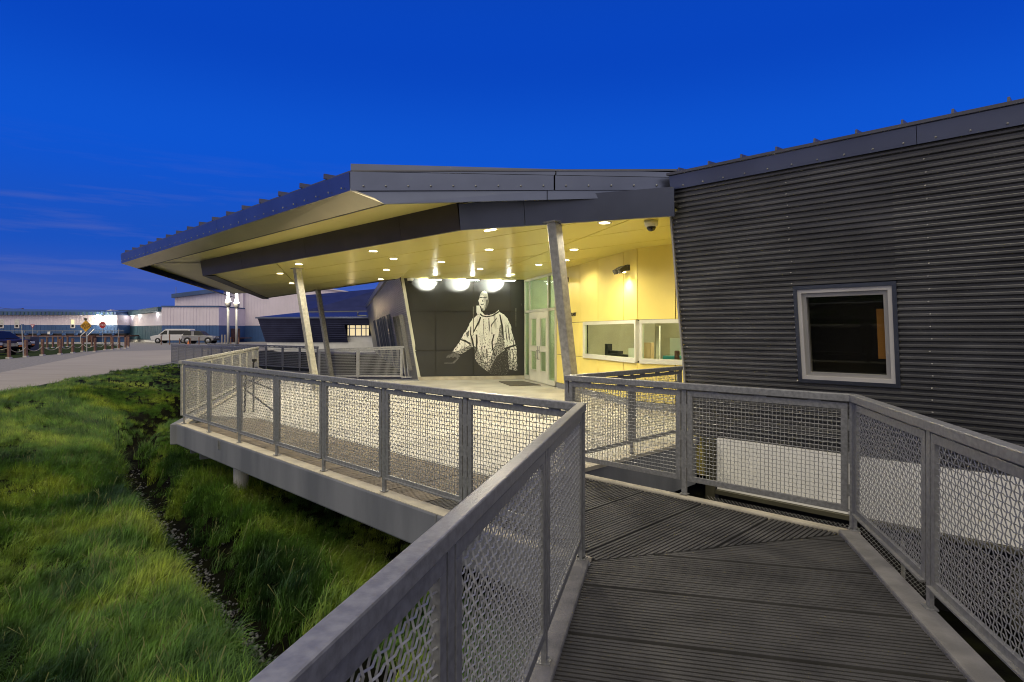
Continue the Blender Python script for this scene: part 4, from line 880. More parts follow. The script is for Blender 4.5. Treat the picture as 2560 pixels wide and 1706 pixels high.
# downlights
LIGHTS = [(933, 628, 1), (984, 647, 1), (966, 675, 1), (951.7, 698, 1), (700, 684, 1), (729, 708, 1), (747, 660.5, 1), (1103, 655, 0), (1223, 624, 0), (1200, 672.5, 0), (1279.6, 686, 0), (1347, 662, 0), (1435, 624, 0), (1511, 557, 0), (1414.5, 650.6, 0)]
for px, py, lf in LIGHTS:
    zc = SZ if lf else 3.255
    p = atz(px, py, zc - .004)
    dl = MB().lathe(p, [(.115, -.004), (.115, 0), (.085, .002)], 18).build('downlight', M['mullion'], cn)
    MB().lathe(p, [(.08, -.008), (.08, -.0045)], 16).build('lens', M['lamp'], dl)
    spot('downlight_lamp', p - UP * .03, p - UP * 3 + V(0, .001, 0), (270 if px < 760 else 150) if lf else (130 if px == 1511 else 200 if py < 630 else 62), (1, .89, .68), 158, .45, .06)
dlp = atz(1226, 576, 3.25); MB().box(dlp, .12, .025, .006, (E1, E2, UP)).build('slot_light', M['lamp'], cn); spot('slot_lamp', dlp - UP * .03, dlp - UP * 3 + V(.6, -.3, 0), 330, (1, .88, .66), 160, .4, .08)
# mural lights
for k, px in enumerate((1087, 1178, 1266)):
    x = mx_(px); p = MP(x, 3.17, .62)
    ml = thing('wall_washer', ('left', 'middle', 'right')[k] + ' one of the three white wall washers above the mural', 'lamp', p, 'wall washers above the mural')
    MB().box(p + UP * .03, .21, .10, .035, (md, mn, UP)).build('housing', M['sign_w'], ml, bevel=.01); MB().box(p + UP * .075, .03, .03, .012, (md, mn, UP)).build('stem', M['sign_w'], ml)
    MB().box(p - UP * .008, .18, .075, .003, (md, mn, UP)).build('lens', M['lamp_white'], ml)
    spot('washer_lamp', p - UP * .03 , MP(mx_((1066, 1147, 1230)[k]), 3.20, 0), 1500, COOL, 54, .65, .08)
    point('washer_glow', p - mn * .12 - UP * .06, 7, COOL, .06)
# flood lamps on the yellow wall
def flood(px, py, label, w):
    k = ak(px); p = AP(k, EYE + (830 - py) / 1500 * (M1 + AD * k).y, .0); fl = thing('wall_lamp', label, 'lamp', p, 'flood lamps on the yellow wall')
    MB().box(p + AN * .03, .06, .03, .06, (AD, AN, UP)).build('back_box', M['olive'], fl); MB().bar(p + AN * .06, p + AN * .16 - UP * .02, .03, .03).build('arm', M['olive'], fl)
    for sg in (-1, 1):
        h = p + AN * .2 + AD * (.1 * sg) - UP * .05; MB().box(h, .075, .09, .05, (AD, (AN - UP * .6).normalized(), (UP + AN * .6).normalized())).build('head', M['olive'], fl, bevel=.01)
        MB().box(h - UP * .058 + AN * .0, .06, .06, .003, (AD, AN, UP)).build('lens', M['lamp'], fl)
    if w: spot('flood_lamp', p + AN * .22 - UP * .14, p + AN * .02 - UP * 1.4, w, (1, .85, .5), 120, .7, .05)
flood(1572, 670, 'brown twin head flood lamp high on the yellow wall above the service window', 70); flood(1420, 700, 'brown twin head flood lamp partly hidden behind the front column', 0)
# dome cameras
for (px, py, zz_, lb) in ((1628, 553, 3.25, 'white dome camera under the soffit beside the corrugated wall'), (1026, 694, 3.25, 'white dome camera at the top left corner of the mural')):
    p = atz(px, py, zz_); p = p if py < 600 else MP(mx_(1026), 3.25, .2)
    dc = thing('dome_camera', lb, 'camera', p, 'dome cameras'); MB().lathe(p - UP * .09, [(.085, 0), (.105, .05), (.105, .09)], 18).build('housing', M['sign_w'], dc, smooth=True); MB().lathe(p - UP * .16, [(.0, 0), (.05, .015), (.07, .05), (.072, .07)], 16).build('dome', M['glass_dark'], dc, smooth=True)
# things on the porch
bb = thing('boot_brush', 'pair of brown bristle blocks standing on the porch behind the railing corner', 'boot brush', (.62, 10.9, 0))
for dx, dy in ((0, 0), (-.07, .16)):
    c = V(.62 + dx, 10.9 + dy, 0); MB().box(c + UP * .235, .075, .028, .055).build('brush', M['brush'], bb, bevel=.03); MB().box(c + UP * .09, .012, .012, .09).build('stem', M['galv'], bb)
MB().box(V(.585, 10.98, .006), .16, .2, .006).build('base_plate', M['galv'], bb)
bc = thing('bicycle_rack', 'dark bent tube bicycle rack on the porch behind the long mesh railing', 'bicycle rack', (-4.6, 11.0, 0))
q = [V(-4.15, 10.6, 0), V(-4.15, 10.6, .55), V(-4.3, 10.75, .80), V(-4.75, 11.15, .88), V(-5.1, 11.5, .74), V(-5.15, 11.55, 0)]
MB().tube(q, .022, 8).build('hoop', M['black'], bc, smooth=True); MB().tube([V(-4.2, 10.65, .12), V(-5.15, 11.55, .45)], .016, 8).build('cross_bar', M['black'], bc); MB().tube([V(-4.15, 10.6, .5), V(-5.1, 11.6, .62)], .016, 8).build('cross_bar', M['black'], bc)
MB().tube([V(-5.0, 11.6, 0), V(-5.0, 11.6, .95), V(-4.98, 11.62, 1.0)], .018, 8).build('upright', M['black'], bc); MB().box(V(-4.98, 11.6, 1.0), .04, .03, .03).build('head', M['black'], bc, bevel=.015)

# ------------------------------------------------------------------ left wing: corrugated wall running back
lw = thing('left_wing', 'long leaning corrugated wing running back from the mural corner with dark tall openings', 'building', (-3, 19.15, 0))
LD = V(-.2625, .965, 0).normalized(); LO = V(-.965, -.2625, 0)
def LP(k, z, o=0): return V(-2.96, 19.2, 0) + LD * k + LO * (KL * z + o) + UP * z
def lsheet(k0, k1, z0=-.2, z1=3.75):
    n = int((z1 - z0) / .0685 * 4); mb = MB()
    for i in range(n + 1):
        z = z0 + (z1 - z0) * i / n; o = .012 * math.sin(2 * math.pi * z / .0685); mb.v += [tuple(LP(k0, z, o)), tuple(LP(k1, z, o))]
    mb.f = [(2 * i, 2 * i + 1, 2 * i + 3, 2 * i + 2) for i in range(n)]; mb.build('siding_sheet', M['siding'], lw, smooth=True)
op = [(8.2, 9.8), (12.2, 13.6), (15.5, 16.8), (19, 20.4), (24, 25.6)]
edges = [.02] + [v for o in op for v in o] + [37]
for i in range(0, len(edges), 2): lsheet(edges[i], edges[i + 1])
for a, b in op:
    lsheet(a, b, 2.35, 3.75)
    MB().hexa([LP(a, -.2, -.12), LP(b, -.2, -.12), LP(b, -.2, -.10), LP(a, -.2, -.10)], [LP(a, 2.35, -.12), LP(b, 2.35, -.12), LP(b, 2.35, -.10), LP(a, 2.35, -.10)]).build('window', M['glass_dark'], lw)
    for c in (a, b): MB().hexa([LP(c - .04, -.2, -.1), LP(c + .04, -.2, -.1), LP(c + .04, -.2, .08), LP(c - .04, -.2, .08)], [LP(c - .04, 2.36, -.1), LP(c + .04, 2.36, -.1), LP(c + .04, 2.36, .08), LP(c - .04, 2.36, .08)]).build('window_jamb', M['dark'], lw)
for k in (1.9, 3.5, 5.1): MB().hexa([LP(k - .05, .2, .0), LP(k + .05, .2, .0), LP(k + .05, .2, .14), LP(k - .05, .2, .14)], [LP(k - .05, 2.15, .0), LP(k + .05, 2.15, .0), LP(k + .05, 2.15, .14), LP(k - .05, 2.15, .14)]).build('fin', M['galv'], lw)
MB().hexa([LP(-.04, -.05, -.05), LP(.03, -.05, -.05), LP(.03, -.05, .04), LP(-.04, -.05, .04)], [LP(-.04, 3.3, -.05), LP(.03, 3.3, -.05), LP(.03, 3.3, .04), LP(-.04, 3.3, .04)]).build('corner_trim', M['mullion'], lw)
MB().hexa([LP(.6, 3.70, .0), LP(37, 3.70, .0), LP(37, 3.70, .10), LP(.6, 3.70, .10)], [LP(.6, 3.92, -.02), LP(37, 3.92, -.02), LP(37, 3.92, .12), LP(.6, 3.92, .12)]).build('fascia', M['dark'], lw)
MB().prism([LP(.6, 3.9, .1), LP(37, 3.9, .1), LP(37, 3.9, -8) + UP * .4, LP(.6, 3.9, -8) + UP * .4], UP * .03).build('roof', M['roof'], lw)
MB().tube([LP(36, 3.0, .1), LP(36, 3.0, .9), LP(33, 3.2, .9)], .05, 6).build('pipe_bracket', M['galv'], lw)
point('wing_lamp', LP(26, 2.3, 1.6), 60, (1, .75, .4), .1)

# ------------------------------------------------------------------ dark wing across the back
dw = thing('dark_wing', 'low dark navy building with leaning end wall and a lit yellow window strip', 'building', (-19, 55, -.1))
Yd = 55.0
p = [aty(648, 795, Yd), aty(930, 787, Yd), aty(930, 857, Yd + .3), aty(872, 857, Yd + .3), aty(664, 857, Yd + .3)]
p = [aty(648, 795, Yd), aty(664, 856, Yd), aty(870, 858, Yd), aty(863, 812, Yd), aty(925, 812, Yd), aty(925, 788, Yd)]
mb = MB(); from mathutils.geometry import tessellate_polygon as _tp
zA, zB, zC = p[0].z, p[1].z, p[3].z
nB = 40
xl = lambda z: p[1].x + (p[0].x - p[1].x) * (z - zB) / (zA - zB); xr = lambda z: p[2].x + (p[3].x - p[2].x) * (z - zB) / (zC - zB)
mb = MB(); H_ = 14
for i in range(H_ + 1):
    z = zB + (zC - zB) * i / H_; mb.v += [(xl(z), Yd - KL * (z - zB), z), (xr(z), Yd - KL * (z - zB), z)]
mb.f = [(2 * i, 2 * i + 1, 2 * i + 3, 2 * i + 2) for i in range(H_)]
mb.build('wall', M['navy'], dw)
MB().add([(xl(zC), Yd - KL * (zC - zB), zC), (p[4].x, Yd - KL * (zC - zB), zC), (p[5].x, Yd - KL * (zA - zB), zA), (xl(zA), Yd - KL * (zA - zB), zA)], [(0, 1, 2, 3)]).build('upper_wall', M['navy'], dw)
mb = MB()
for i in range(11): 
    z = zB + (zA - zB) * (i + .5) / 11; mb.bar(V(xl(z), Yd - KL * (z - zB) - .03, z), V(xr(min(z, zC)) if z < zC else p[4].x, Yd - KL * (z - zB) - .03, z), .05, .05)
mb.build('corrugation', M['navy'], dw, kind='stuff')
MB().b(p[1].x + .1, -12, Yd + .05, Yd + .4, -.3, zB).build('skirting_panel', M['skirt'], dw)
x0, x1 = xr(zB) - .1, -12.9; zs0, zs1 = EYE - 11 / 1500 * Yd, zC
MB().b(x0 - .2, x1, Yd + .5, Yd + .7, zB - .1, zs0).build('sill_wall', M['skirt'], dw)
wn_ = MB()
wn_.b(x0 - .5, x1, Yd + .42, Yd + .5, zs1 - .06, zs1); wn_.b(x0 - .4, x1, Yd + .42, Yd + .5, zs0, zs0 + .06)
for xx in (870, 885.2, 900.2, 912): X_ = (xx - 1280) / 1500 * Yd; wn_.b(X_ - .04, X_ + .04, Yd + .42, Yd + .5, zs0 + .06, zs1 - .06)
wn_.b(x0 - .1, x1, Yd + .43, Yd + .49, zs0 + .70, zs0 + .76)
wo = wn_.build('window', M['dark'], dw)
for a, b in ((864, 870), (870, 885.2), (885.2, 900.2), (900.2, 920)):
    for z0, z1 in ((zs0 + .06, zs0 + .70), (zs0 + .76, zs1 - .06)): MB().b((a - 1280) / 1500 * Yd + .05, (b - 1280) / 1500 * Yd - .05, Yd + .5, Yd + .52, z0, z1).build('pane', M['winlit'], wo)
# roofs
e0, e1_ = V(xl(zA) - .1, Yd - .6, zA), V(-12.6, Yd - .6, zA + .05)
MB().prism([e0, e1_, V(-12.6, 60, zA + .75), V(aty(745, 780, 60).x, 60, zA + .6)], UP * .04).build('lower_roof', M['navy'], dw)
MB().hexa([V(e0.x, Yd - .62, zA - .08), V(e1_.x, Yd - .62, zA - .05), V(e1_.x, Yd - .56, zA - .05), V(e0.x, Yd - .56, zA - .08)], [V(e0.x, Yd - .62, zA + .06), V(e1_.x, Yd - .62, zA + .1), V(e1_.x, Yd - .56, zA + .1), V(e0.x, Yd - .56, zA + .06)]).build('fascia', M['dark'], dw)
q0, q1, q2, q3 = aty(757, 781, 60), aty(940, 779, 60), aty(960, 722, 66), aty(757, 740, 66)
MB().prism([q0, q1, q2, q3], UP * .05).build('upper_roof', M['navy'], dw)
MB().hexa([q0 + V(0, 0, -.2), q1 + V(0, 0, -.2), q1 + V(0, .1, -.2), q0 + V(0, .1, -.2)], [q0 + V(0, -.05, .08), q1 + V(0, -.05, .08), q1 + V(0, .05, .08), q0 + V(0, .05, .08)]).build('gutter', M['galv'], dw)
mb = MB()
for i in range(1, 5): mb.bar(q0.lerp(q3, i / 5) + UP * .07, q1.lerp(q2, i / 5) + UP * .07, .04, .03)
mb.build('roof_seams', M['navy'], dw, kind='stuff')
MB().b(q0.x, -12.6, 60.2, 66, -.2, q0.z).build('rear_wall', M['navy'], dw)

# ------------------------------------------------------------------ far blue and white buildings
def ribs(mb, x0, x1, y, z0, z1, step, d=.04):
    x = x0 + step / 2
    while x < x1: mb.b(x - step * .16, x + step * .16, y - d, y, z0, z1); x += step
def px(x, Y): return (x - 1280) / 1500 * Y
def pz(y, Y): return EYE + (830 - y) / 1500 * Y
# long building on the left
lb = thing('long_building', 'long low white and blue clad building behind the rope posts at far left', 'building', (-75, 100, -.1))
Y = 100.; xl0, xl1 = -110, px(293, Y); zb, zm, ze, zt_ = pz(834, Y), pz(813, Y), pz(788, Y), pz(778, Y)
MB().b(xl0, xl1, Y, Y + 14, zm, ze).build('upper_wall', M['white'], lb); MB().b(xl0, xl1, Y + .004, Y + 14, zb, zm).build('lower_wall', M['blue'], lb)
mb = MB(); ribs(mb, xl0, xl1, Y, zm + .02, ze, .62); mb.build('upper_ribs', M['white'], lb, kind='stuff')
mb = MB(); ribs(mb, xl0, xl1, Y, zb, zm - .02, .62); mb.build('lower_ribs', M['blue'], lb, kind='stuff')
rf2 = MB().hexa([V(xl0, Y - .5, ze - .02), V(xl1 + .1, Y - .5, ze - .02), V(xl1 + .1, Y + 14, ze), V(xl0, Y + 14, ze)], [V(xl0, Y - .45, zt_ + .25), V(xl1 + .1, Y - .45, zt_ - .15), V(xl1 + .1, Y + 14, zt_ + .6), V(xl0, Y + 14, zt_ + 1)]).build('roof', M['blue_trim'], lb)
mb = MB(); ribs(mb, xl0, xl1, Y - .5, ze + .02, zt_ - .15, .7, .06); mb.build('roof_ribs', M['teal'], rf2, kind='stuff')
for xa, xb, lit in ((-3, 9, 'winpale'), (38, 48, 'winpale'), (178, 187, 'lampglass')):
    a, b = px(xa, Y), px(xb, Y); z0, z1 = pz(820, Y), pz(799, Y)
    w_ = MB().b(a - .06, b + .06, Y - .08, Y, z0 - .06, z1 + .06).build('window', M['sign_w'], lb)
    MB().b(a + .05, b - .05, Y - .10, Y - .082, z0 + .62, z1 - .05).build('pane', M['winpale'] if lit == 'winpale' else M['winlit'], w_); MB().b(a + .1, b - .1, Y - .10, Y - .082, z0 + .08, z0 + .5).build('pane', M['glass_dark'], w_)
Yb = 96.
MB().b(xl0, px(310, Yb), Yb, Yb + 4, pz(842, Yb) + .0, pz(838.5, Yb)).build('boardwalk', M['wood'], lb); MB().b(xl0, px(310, Yb), Yb + .4, Yb + .5, -.1, pz(843, Yb)).build('skirting_panel', M['blue'], lb)
MB().b(xl0, px(310, Yb), Yb + .42, Yb + .3 + .3, pz(839, Yb), zb).build('under_floor', M['black'], lb)
mb = MB(); x = xl0
while x < px(308, Yb): mb.b(x, x + .35, Yb - .05, Yb + .3, pz(839, Yb), pz(833, Yb)); x += 2.0
mb.build('bearers', M['blue'], lb, kind='stuff')
mb = MB(); mb.b(xl0, px(310, Yb), Yb - .02, Yb + .04, pz(827.4, Yb), pz(826.6, Yb)); mb.b(xl0, px(310, Yb), Yb - .02, Yb + .04, pz(830.6, Yb), pz(830, Yb)); x = xl0
while x < px(310, Yb): mb.b(x, x + .06, Yb - .02, Yb + .04, pz(838, Yb), pz(827, Yb)); x += 2.0
mb.build('handrail', M['galv'], lb)
MB().b(px(120, Yb), px(126, Yb), Yb - .12, Yb - .05, pz(836, Yb), pz(829.5, Yb)).build('meter_box', M['sign_w'], lb); MB().b(px(201, Yb), px(205, Yb), Yb - .12, Yb - .05, pz(832, Yb), pz(827, Yb)).build('meter_box', M['sign_w'], lb)
st_ = MB()
for i in range(6): st_.b(px(222, Yb), px(240, Yb), Yb - .3 * (6 - i), Yb - .3 * (5 - i), -.12, .18 * (i + 1) - .12)
st_.build('steps', M['wood'], lb)
mb = MB(); 
for xx in (220, 236): mb.bar(V(px(xx, Yb), Yb, 2.0), V(px(xx + 4, Yb), Yb - 2.0, .9), .08, .08); mb.bar(V(px(xx + 4, Yb), Yb - 2, .9), V(px(xx + 4, Yb), Yb - 2, -.1), .08, .08)
mb.build('stair_rail', M['pole'], lb)
# link block
lk_ = thing('link_block', 'narrow white wall between the long building and the corner block, with a red notice', 'building', (-66, 108, 0))
Y = 108.; MB().b(px(285, Y), px(345, Y), Y, Y + 3, pz(834, Y), pz(777, Y)).build('wall', M['white'], lk_); MB().b(px(283, Y), px(345, Y), Y - .1, Y + 3, pz(777, Y) + .003, pz(775, Y)).build('roof_edge', M['blue_trim'], lk_)
MB().b(px(300, Y), px(307.5, Y), Y - .06, Y - .01, pz(811.5, Y), pz(805.5, Y)).build('notice', M['pink'], lk_)
MB().add([V(px(262, 106), 106, pz(778.5, 106)), V(px(279, 106), 106, pz(778.5, 106)), V(px(278, 106), 106, pz(773.5, 106)), V(px(268, 106), 107, pz(775, 106)), V(px(262, 106), 110, pz(778.5, 106)), V(px(279, 106), 110, pz(778.5, 106))], [(0, 1, 2, 3), (0, 3, 4), (1, 5, 2), (3, 2, 5, 4)]).build('roof_vent', M['white'], lk_)
# corner block
cbk = thing('corner_block', 'white and blue clad corner block with a lit eave behind the white van', 'building', (-53, 92, -.1))
c0, c1, c2 = V(px(310, 106), 106, 0), V(px(404.5, 92), 92, 0), V(px(547, 92), 92, 0)
dl_ = (c1 - c0).normalized(); nl_ = V(dl_.y, -dl_.x, 0)
def lface(a, b, z0a, z1a, z0b, z1b, m, name, o=0., th=.3):
    p0, p1 = c0.lerp(c1, a) + nl_ * o, c0.lerp(c1, b) + nl_ * o
    return MB().hexa([z_(p0, z0a), z_(p1, z0b), z_(p1 - nl_ * th, z0b), z_(p0 - nl_ * th, z0a)], [z_(p0, z1a), z_(p1, z1b), z_(p1 - nl_ * th, z1b), z_(p0 - nl_ * th, z1a)]).build(name, M[m], cbk)
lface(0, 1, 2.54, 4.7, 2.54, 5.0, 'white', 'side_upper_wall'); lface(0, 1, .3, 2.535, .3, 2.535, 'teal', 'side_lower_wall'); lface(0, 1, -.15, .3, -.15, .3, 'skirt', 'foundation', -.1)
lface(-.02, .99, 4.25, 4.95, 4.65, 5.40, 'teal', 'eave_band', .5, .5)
mb = MB()
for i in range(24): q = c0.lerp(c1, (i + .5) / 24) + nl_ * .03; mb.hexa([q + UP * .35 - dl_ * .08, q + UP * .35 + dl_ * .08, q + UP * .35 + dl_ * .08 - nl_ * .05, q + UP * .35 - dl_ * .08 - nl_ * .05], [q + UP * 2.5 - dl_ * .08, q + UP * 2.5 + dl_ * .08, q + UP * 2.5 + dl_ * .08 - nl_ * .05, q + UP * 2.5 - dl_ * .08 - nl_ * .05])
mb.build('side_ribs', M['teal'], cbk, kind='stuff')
Y = 92.; a, b = c1.x, c2.x; ztop = pz(768, Y)
MB().b(a + .01, b, Y, Y + 10, 2.54, ztop).build('front_upper_wall', M['white'], cbk); MB().b(a + .01, b, Y + .004, Y + 10, -.15, 2.535).build('front_lower_wall', M['blue'], cbk)
mb = MB(); ribs(mb, a, b, Y, 2.56, ztop, .5); mb.build('front_upper_ribs', M['white'], cbk, kind='stuff'); mb = MB(); ribs(mb, a, b, Y, -.1, 2.5, .5); mb.build('front_lower_ribs', M['blue'], cbk, kind='stuff')
MB().b(a - .05, b + .05, Y - .12, Y + 10, ztop + .003, ztop + .2).build('roof_edge', M['blue_trim'], cbk)
for k, u in enumerate((.02,)): q = c0.lerp(c1, u) + nl_ * .5
MB().lathe(z_(c0 + nl_ * .4 - dl_ * .3, 3.85), [(.12, 0), (.16, .1), (.08, .22)], 10).build('eave_lamp', M['lamp_white'], cbk); point('eave_lamp_light', z_(c0 + nl_ * .9 - dl_ * .2, 3.9), 90, (1, 1, .92), .1)
for u in (.25, .45, .9): point('eave_lamp_light', z_(c0.lerp(c1, u) + nl_ * .25, 4.25), 30, (1, 1, .92), .1)
# tall gabled hall
th_ = thing('tall_hall', 'tall white clad hall with blue base band and blue gable trim behind the porch', 'building', (-35, 101, -.1))
Y = 101.; xa, xb = px(437, Y), px(1010, Y); xm = px(719, Y); zl, zap = pz(745, Y), pz(709, Y); zmd = 2.6
MB().prism([V(xa, Y, zmd), V(xb, Y, zmd), V(xb, Y, zl - .3), V(xm, Y, zap), V(xa, Y, zl)], V(0, 25, 0)).build('upper_wall', M['white'], th_)
MB().b(xa, xb, Y + .004, Y + 25, -.15, zmd - .003).build('lower_wall', M['blue'], th_)
mb = MB(); x = xa + .3
while x < xb:
    zt2 = zl + (zap - zl) * (1 - abs(x - xm) / (xm - xa)) - .1; mb.b(x - .07, x + .07, Y - .04, Y, zmd, max(zt2, zmd + .5)); x += .5
mb.build('upper_ribs', M['white'], th_, kind='stuff'); mb = MB(); ribs(mb, xa, xb, Y, -.1, zmd - .03, .5); mb.build('lower_ribs', M['blue'], th_, kind='stuff')
MB().hexa([V(xa - .3, Y - .5, zl - .05), V(xm, Y - .5, zap - .05), V(xm, Y + 25, zap - .05), V(xa - .3, Y + 25, zl - .05)], [V(xa - .3, Y - .5, zl + .62), V(xm, Y - .5, zap + .62), V(xm, Y + 25, zap + .62), V(xa - .3, Y + 25, zl + .62)]).build('roof_slope', M['blue_trim'], th_)
MB().hexa([V(xm, Y - .3, zap - .05), V(xb, Y - .3, zl - .35), V(xb, Y + 25, zl - .35), V(xm, Y + 25, zap - .05)], [V(xm, Y - .3, zap + .1), V(xb, Y - .3, zl - .2), V(xb, Y + 25, zl - .2), V(xm, Y + 25, zap + .1)]).build('roof_slope', M['white'], th_)
MB().b(px(604.5, Y), px(611, Y), Y - .5, Y - .05, -.1, pz(715, Y)).build('pilaster', M['white'], th_)
MB().b(px(476, Y), px(506, Y), Y + 3, Y + 6, pz(732.5, Y), pz(731, Y)).build('roof_hatch', M['white'], th_)
MB().b(px(553, Y), px(562.5, Y), Y - .1, Y - .05, pz(836, Y), pz(808, Y)).build('door', M['sign_w'], th_); MB().b(px(554.5, Y), px(559, Y), Y - .4, Y - .05, pz(803, Y), pz(798, Y)).build('door_lamp', M['black'], th_)
# brown timber landing with stairs
tl = thing('timber_landing', 'brown timber landing with slatted guard and stairs against the tall hall', 'landing', (-49, 97, -.1))
Y = 96.; a, b = px(503, Y), px(600, Y)
MB().b(a, b, Y, Y + 4.5, pz(847, Y) + 0, pz(845, Y)).build('platform', M['wood'], tl)
n = 42
for i in range(n):
    x = a + (b - a) * (i + .5) / n
    if px(546, Y) < x < px(553, Y): continue
    MB().b(x - .055, x + .055, Y - .05, Y, pz(845, Y), pz(823, Y)).build('slat', M['wood'], tl)
MB().b(a, px(546, Y), Y - .1, Y + .1, pz(823, Y), pz(822, Y)).build('handrail', M['wood'], tl); MB().b(px(553, Y), b, Y - .1, Y + .1, pz(823, Y), pz(822, Y)).build('handrail', M['wood'], tl)
for x in (505, 520, 536, 553, 570, 585, 598): MB().b(px(x, Y) - .12, px(x, Y) + .12, Y - .2, Y + .04, -.15, pz(846, Y)).build('post', M['wood'], tl)
for i in range(6): MB().b(px(546, Y), px(553, Y), Y - 1.8 + .3 * i, Y - 1.5 + .3 * i, -.12, .1 + .1 * i).build('tread', M['wood'], tl)
for xx in (538, 545): MB().bar(V(px(xx, Y), Y, 2.0), V(px(xx + 10, Y), Y - 1.8, .8), .1, .1).build('stair_rail', M['wood'], tl)
# distant grey shed line on the horizon, mast and wire
ut = thing('utility_pole', 'distant utility pole with cross arm beyond the long building roof', 'utility pole', (px(56, 150), 150, -.1))
MB().b(px(55.3, 150), px(56.7, 150), 150, 150.3, -.1, pz(771, 150)).build('pole', M['wood'], ut); MB().b(px(53, 150), px(59, 150), 149.9, 150.2, pz(773.5, 150), pz(772.3, 150)).build('cross_arm', M['wood'], ut)
pts_ = [V(px(-40, 150) + (px(56, 150) - px(-40, 150)) * u, 150, pz(760, 150) + (pz(772, 150) - pz(760, 150)) * u - .5 * 4 * u * (1 - u)) for u in [i / 8 for i in range(9)]]
MB().tube(pts_, .05, 4).build('wire', M['black'], ut)
tag(MB().tube([V(px(440, 130), 130, 2), V(px(440, 130), 130, pz(718, 130))], .06, 6).build('mast', M['galv']), 'thin mast rising behind the tall hall roof', 'mast')

# flood light with bright bulb on the long building's front
p = V(px(244.5, 98), 98, pz(793, 98)); fl = thing('flood_light', 'dazzling bright yard light on the right end of the long building', 'lamp', p)
MB().lathe(p, [(.02, -.36), (.26, -.26), (.36, 0), (.26, .26), (.02, .36)], 14, V(0, -1, 0)).build('bulb', mat('dazzling bulb', (1, 1, .9), .4, var=0, emit=(1, .92, .66), es=120), fl, smooth=True); MB().b(p.x - .1, p.x + .1, p.y + .1, 99.4, p.z + .2, p.z + .35).build('bracket', M['galv'], fl)
point('flood_light_lamp', p + V(0, -1.6, 0), 260, (1, .85, .6), .3)

# ------------------------------------------------------------------ rope posts, signs, lamp posts, vehicles
POSTS = [(155, 770, 1085), (450, 765, 1060), (735, 762, 1035), (1043, 752, 1015), (1258, 750, 990), (1433, 747, 968), (1645, 735, 970), (1820, 745, 940), (1945, 727, 935), (2062, 727, 925), (2172, 722, 912), (2197, 722, 875), (2225, 715, 893), (105, 710, 965), (237, 710, 955), (373, 713, 945), (507, 715, 935), (612, 715, 925), (817, 700, 912), (917, 715, 900), (1008, 720, 905), (1085, 723, 895), (1170, 697, 885), (1590, 705, 880), (1925, 720, 868)]
NAMEP = ['first rope post from the left beside the road', 'second rope post, just right of the leaning white stake', 'third rope post in the front row along the road', 'fourth rope post in the front row along the road', 'rope post on a wide pale block, front row', 'sixth rope post, just left of the amber sign pole', 'seventh rope post, right of the amber sign', 'eighth rope post, just right of the stop sign pole', 'ninth rope post in the front row', 'rope post right of the thin white stake', 'left one of three brown posts at the corner of the lawn', 'middle one of three brown posts at the corner of the lawn', 'right one of three brown posts at the corner of the lawn', 'back row brown post in front of the nearer dark car', 'back row brown post in front of the two dark cars', 'back row brown post at the farther car headlight', 'back row brown post at the nose of the farther car', 'dark back row post beside the grey bin', 'thick dark back row post behind the third rope span', 'back row post right of the thick dark post', 'thin back row post behind the fourth rope post', 'back row post beside the fourth rope post', 'far thick post near the long building', 'far thin post near the timber steps', 'far post behind the ninth rope post']
proto = None; fpos = []
for i, (x, yt, yb) in enumerate(POSTS):
    base = atz(x / 6.92, 740 + yb / 6.92, -.11); hh = (yb - yt) / 6.92 * base.y / 1500
    if proto is None:
        proto = thing('rope_post', 'brown ' + NAMEP[0], 'post', base, 'brown rope posts round the lawn')
        MB().b(base.x - .075, base.x + .075, base.y - .075, base.y + .075, base.z, base.z + 1.14).build('shaft', M['post_wood'], proto, bevel=.015); MB().b(base.x - .12, base.x + .12, base.y - .12, base.y + .12, base.z - .05, base.z + .09).build('footing', M['base'], proto)
    else:
        lbl = NAMEP[i]; dup(proto, base, lbl if 'brown' in lbl or 'dark' in lbl else 'brown ' + lbl)
    fpos.append(base)
ends = [V(fpos[0].x - 3.3, fpos[0].y - 1.5, -.1)] + fpos[:10]
RN = ['left of the first rope post', 'between the first and second rope posts', 'between the second and third rope posts', 'between the third and fourth rope posts', 'between the fourth post and the wide pale block', 'between the wide block and the sixth rope post', 'behind the amber sign pole', 'in front of the stop sign pole', 'between the eighth and ninth rope posts', 'at the right end of the front row']
for i in range(len(ends) - 1):
    a, b = ends[i] + UP * .66, ends[i + 1] + UP * .66; drop = .30
    pts_ = [a.lerp(b, u) - UP * (drop * 4 * u * (1 - u)) for u in [k / 10 for k in range(11)]]
    tag(MB().tube(pts_, .022, 6).build('rope', M['rope'], smooth=True), 'pale sagging rope ' + RN[i], 'rope', 'ropes slung between the posts')
def polepost(name, label, cat, px_, py_base, py_top, r=.03, lean=0, z=-.11, m='pole'):
    b_ = atz(px_, py_base, z); h_ = (py_base - py_top) * b_.y / 1500; o = thing(name, label, cat, b_)
    MB().tube([b_, b_ + V(lean, 0, h_)], r, 8).build('post', M[m], o); return o, b_, h_
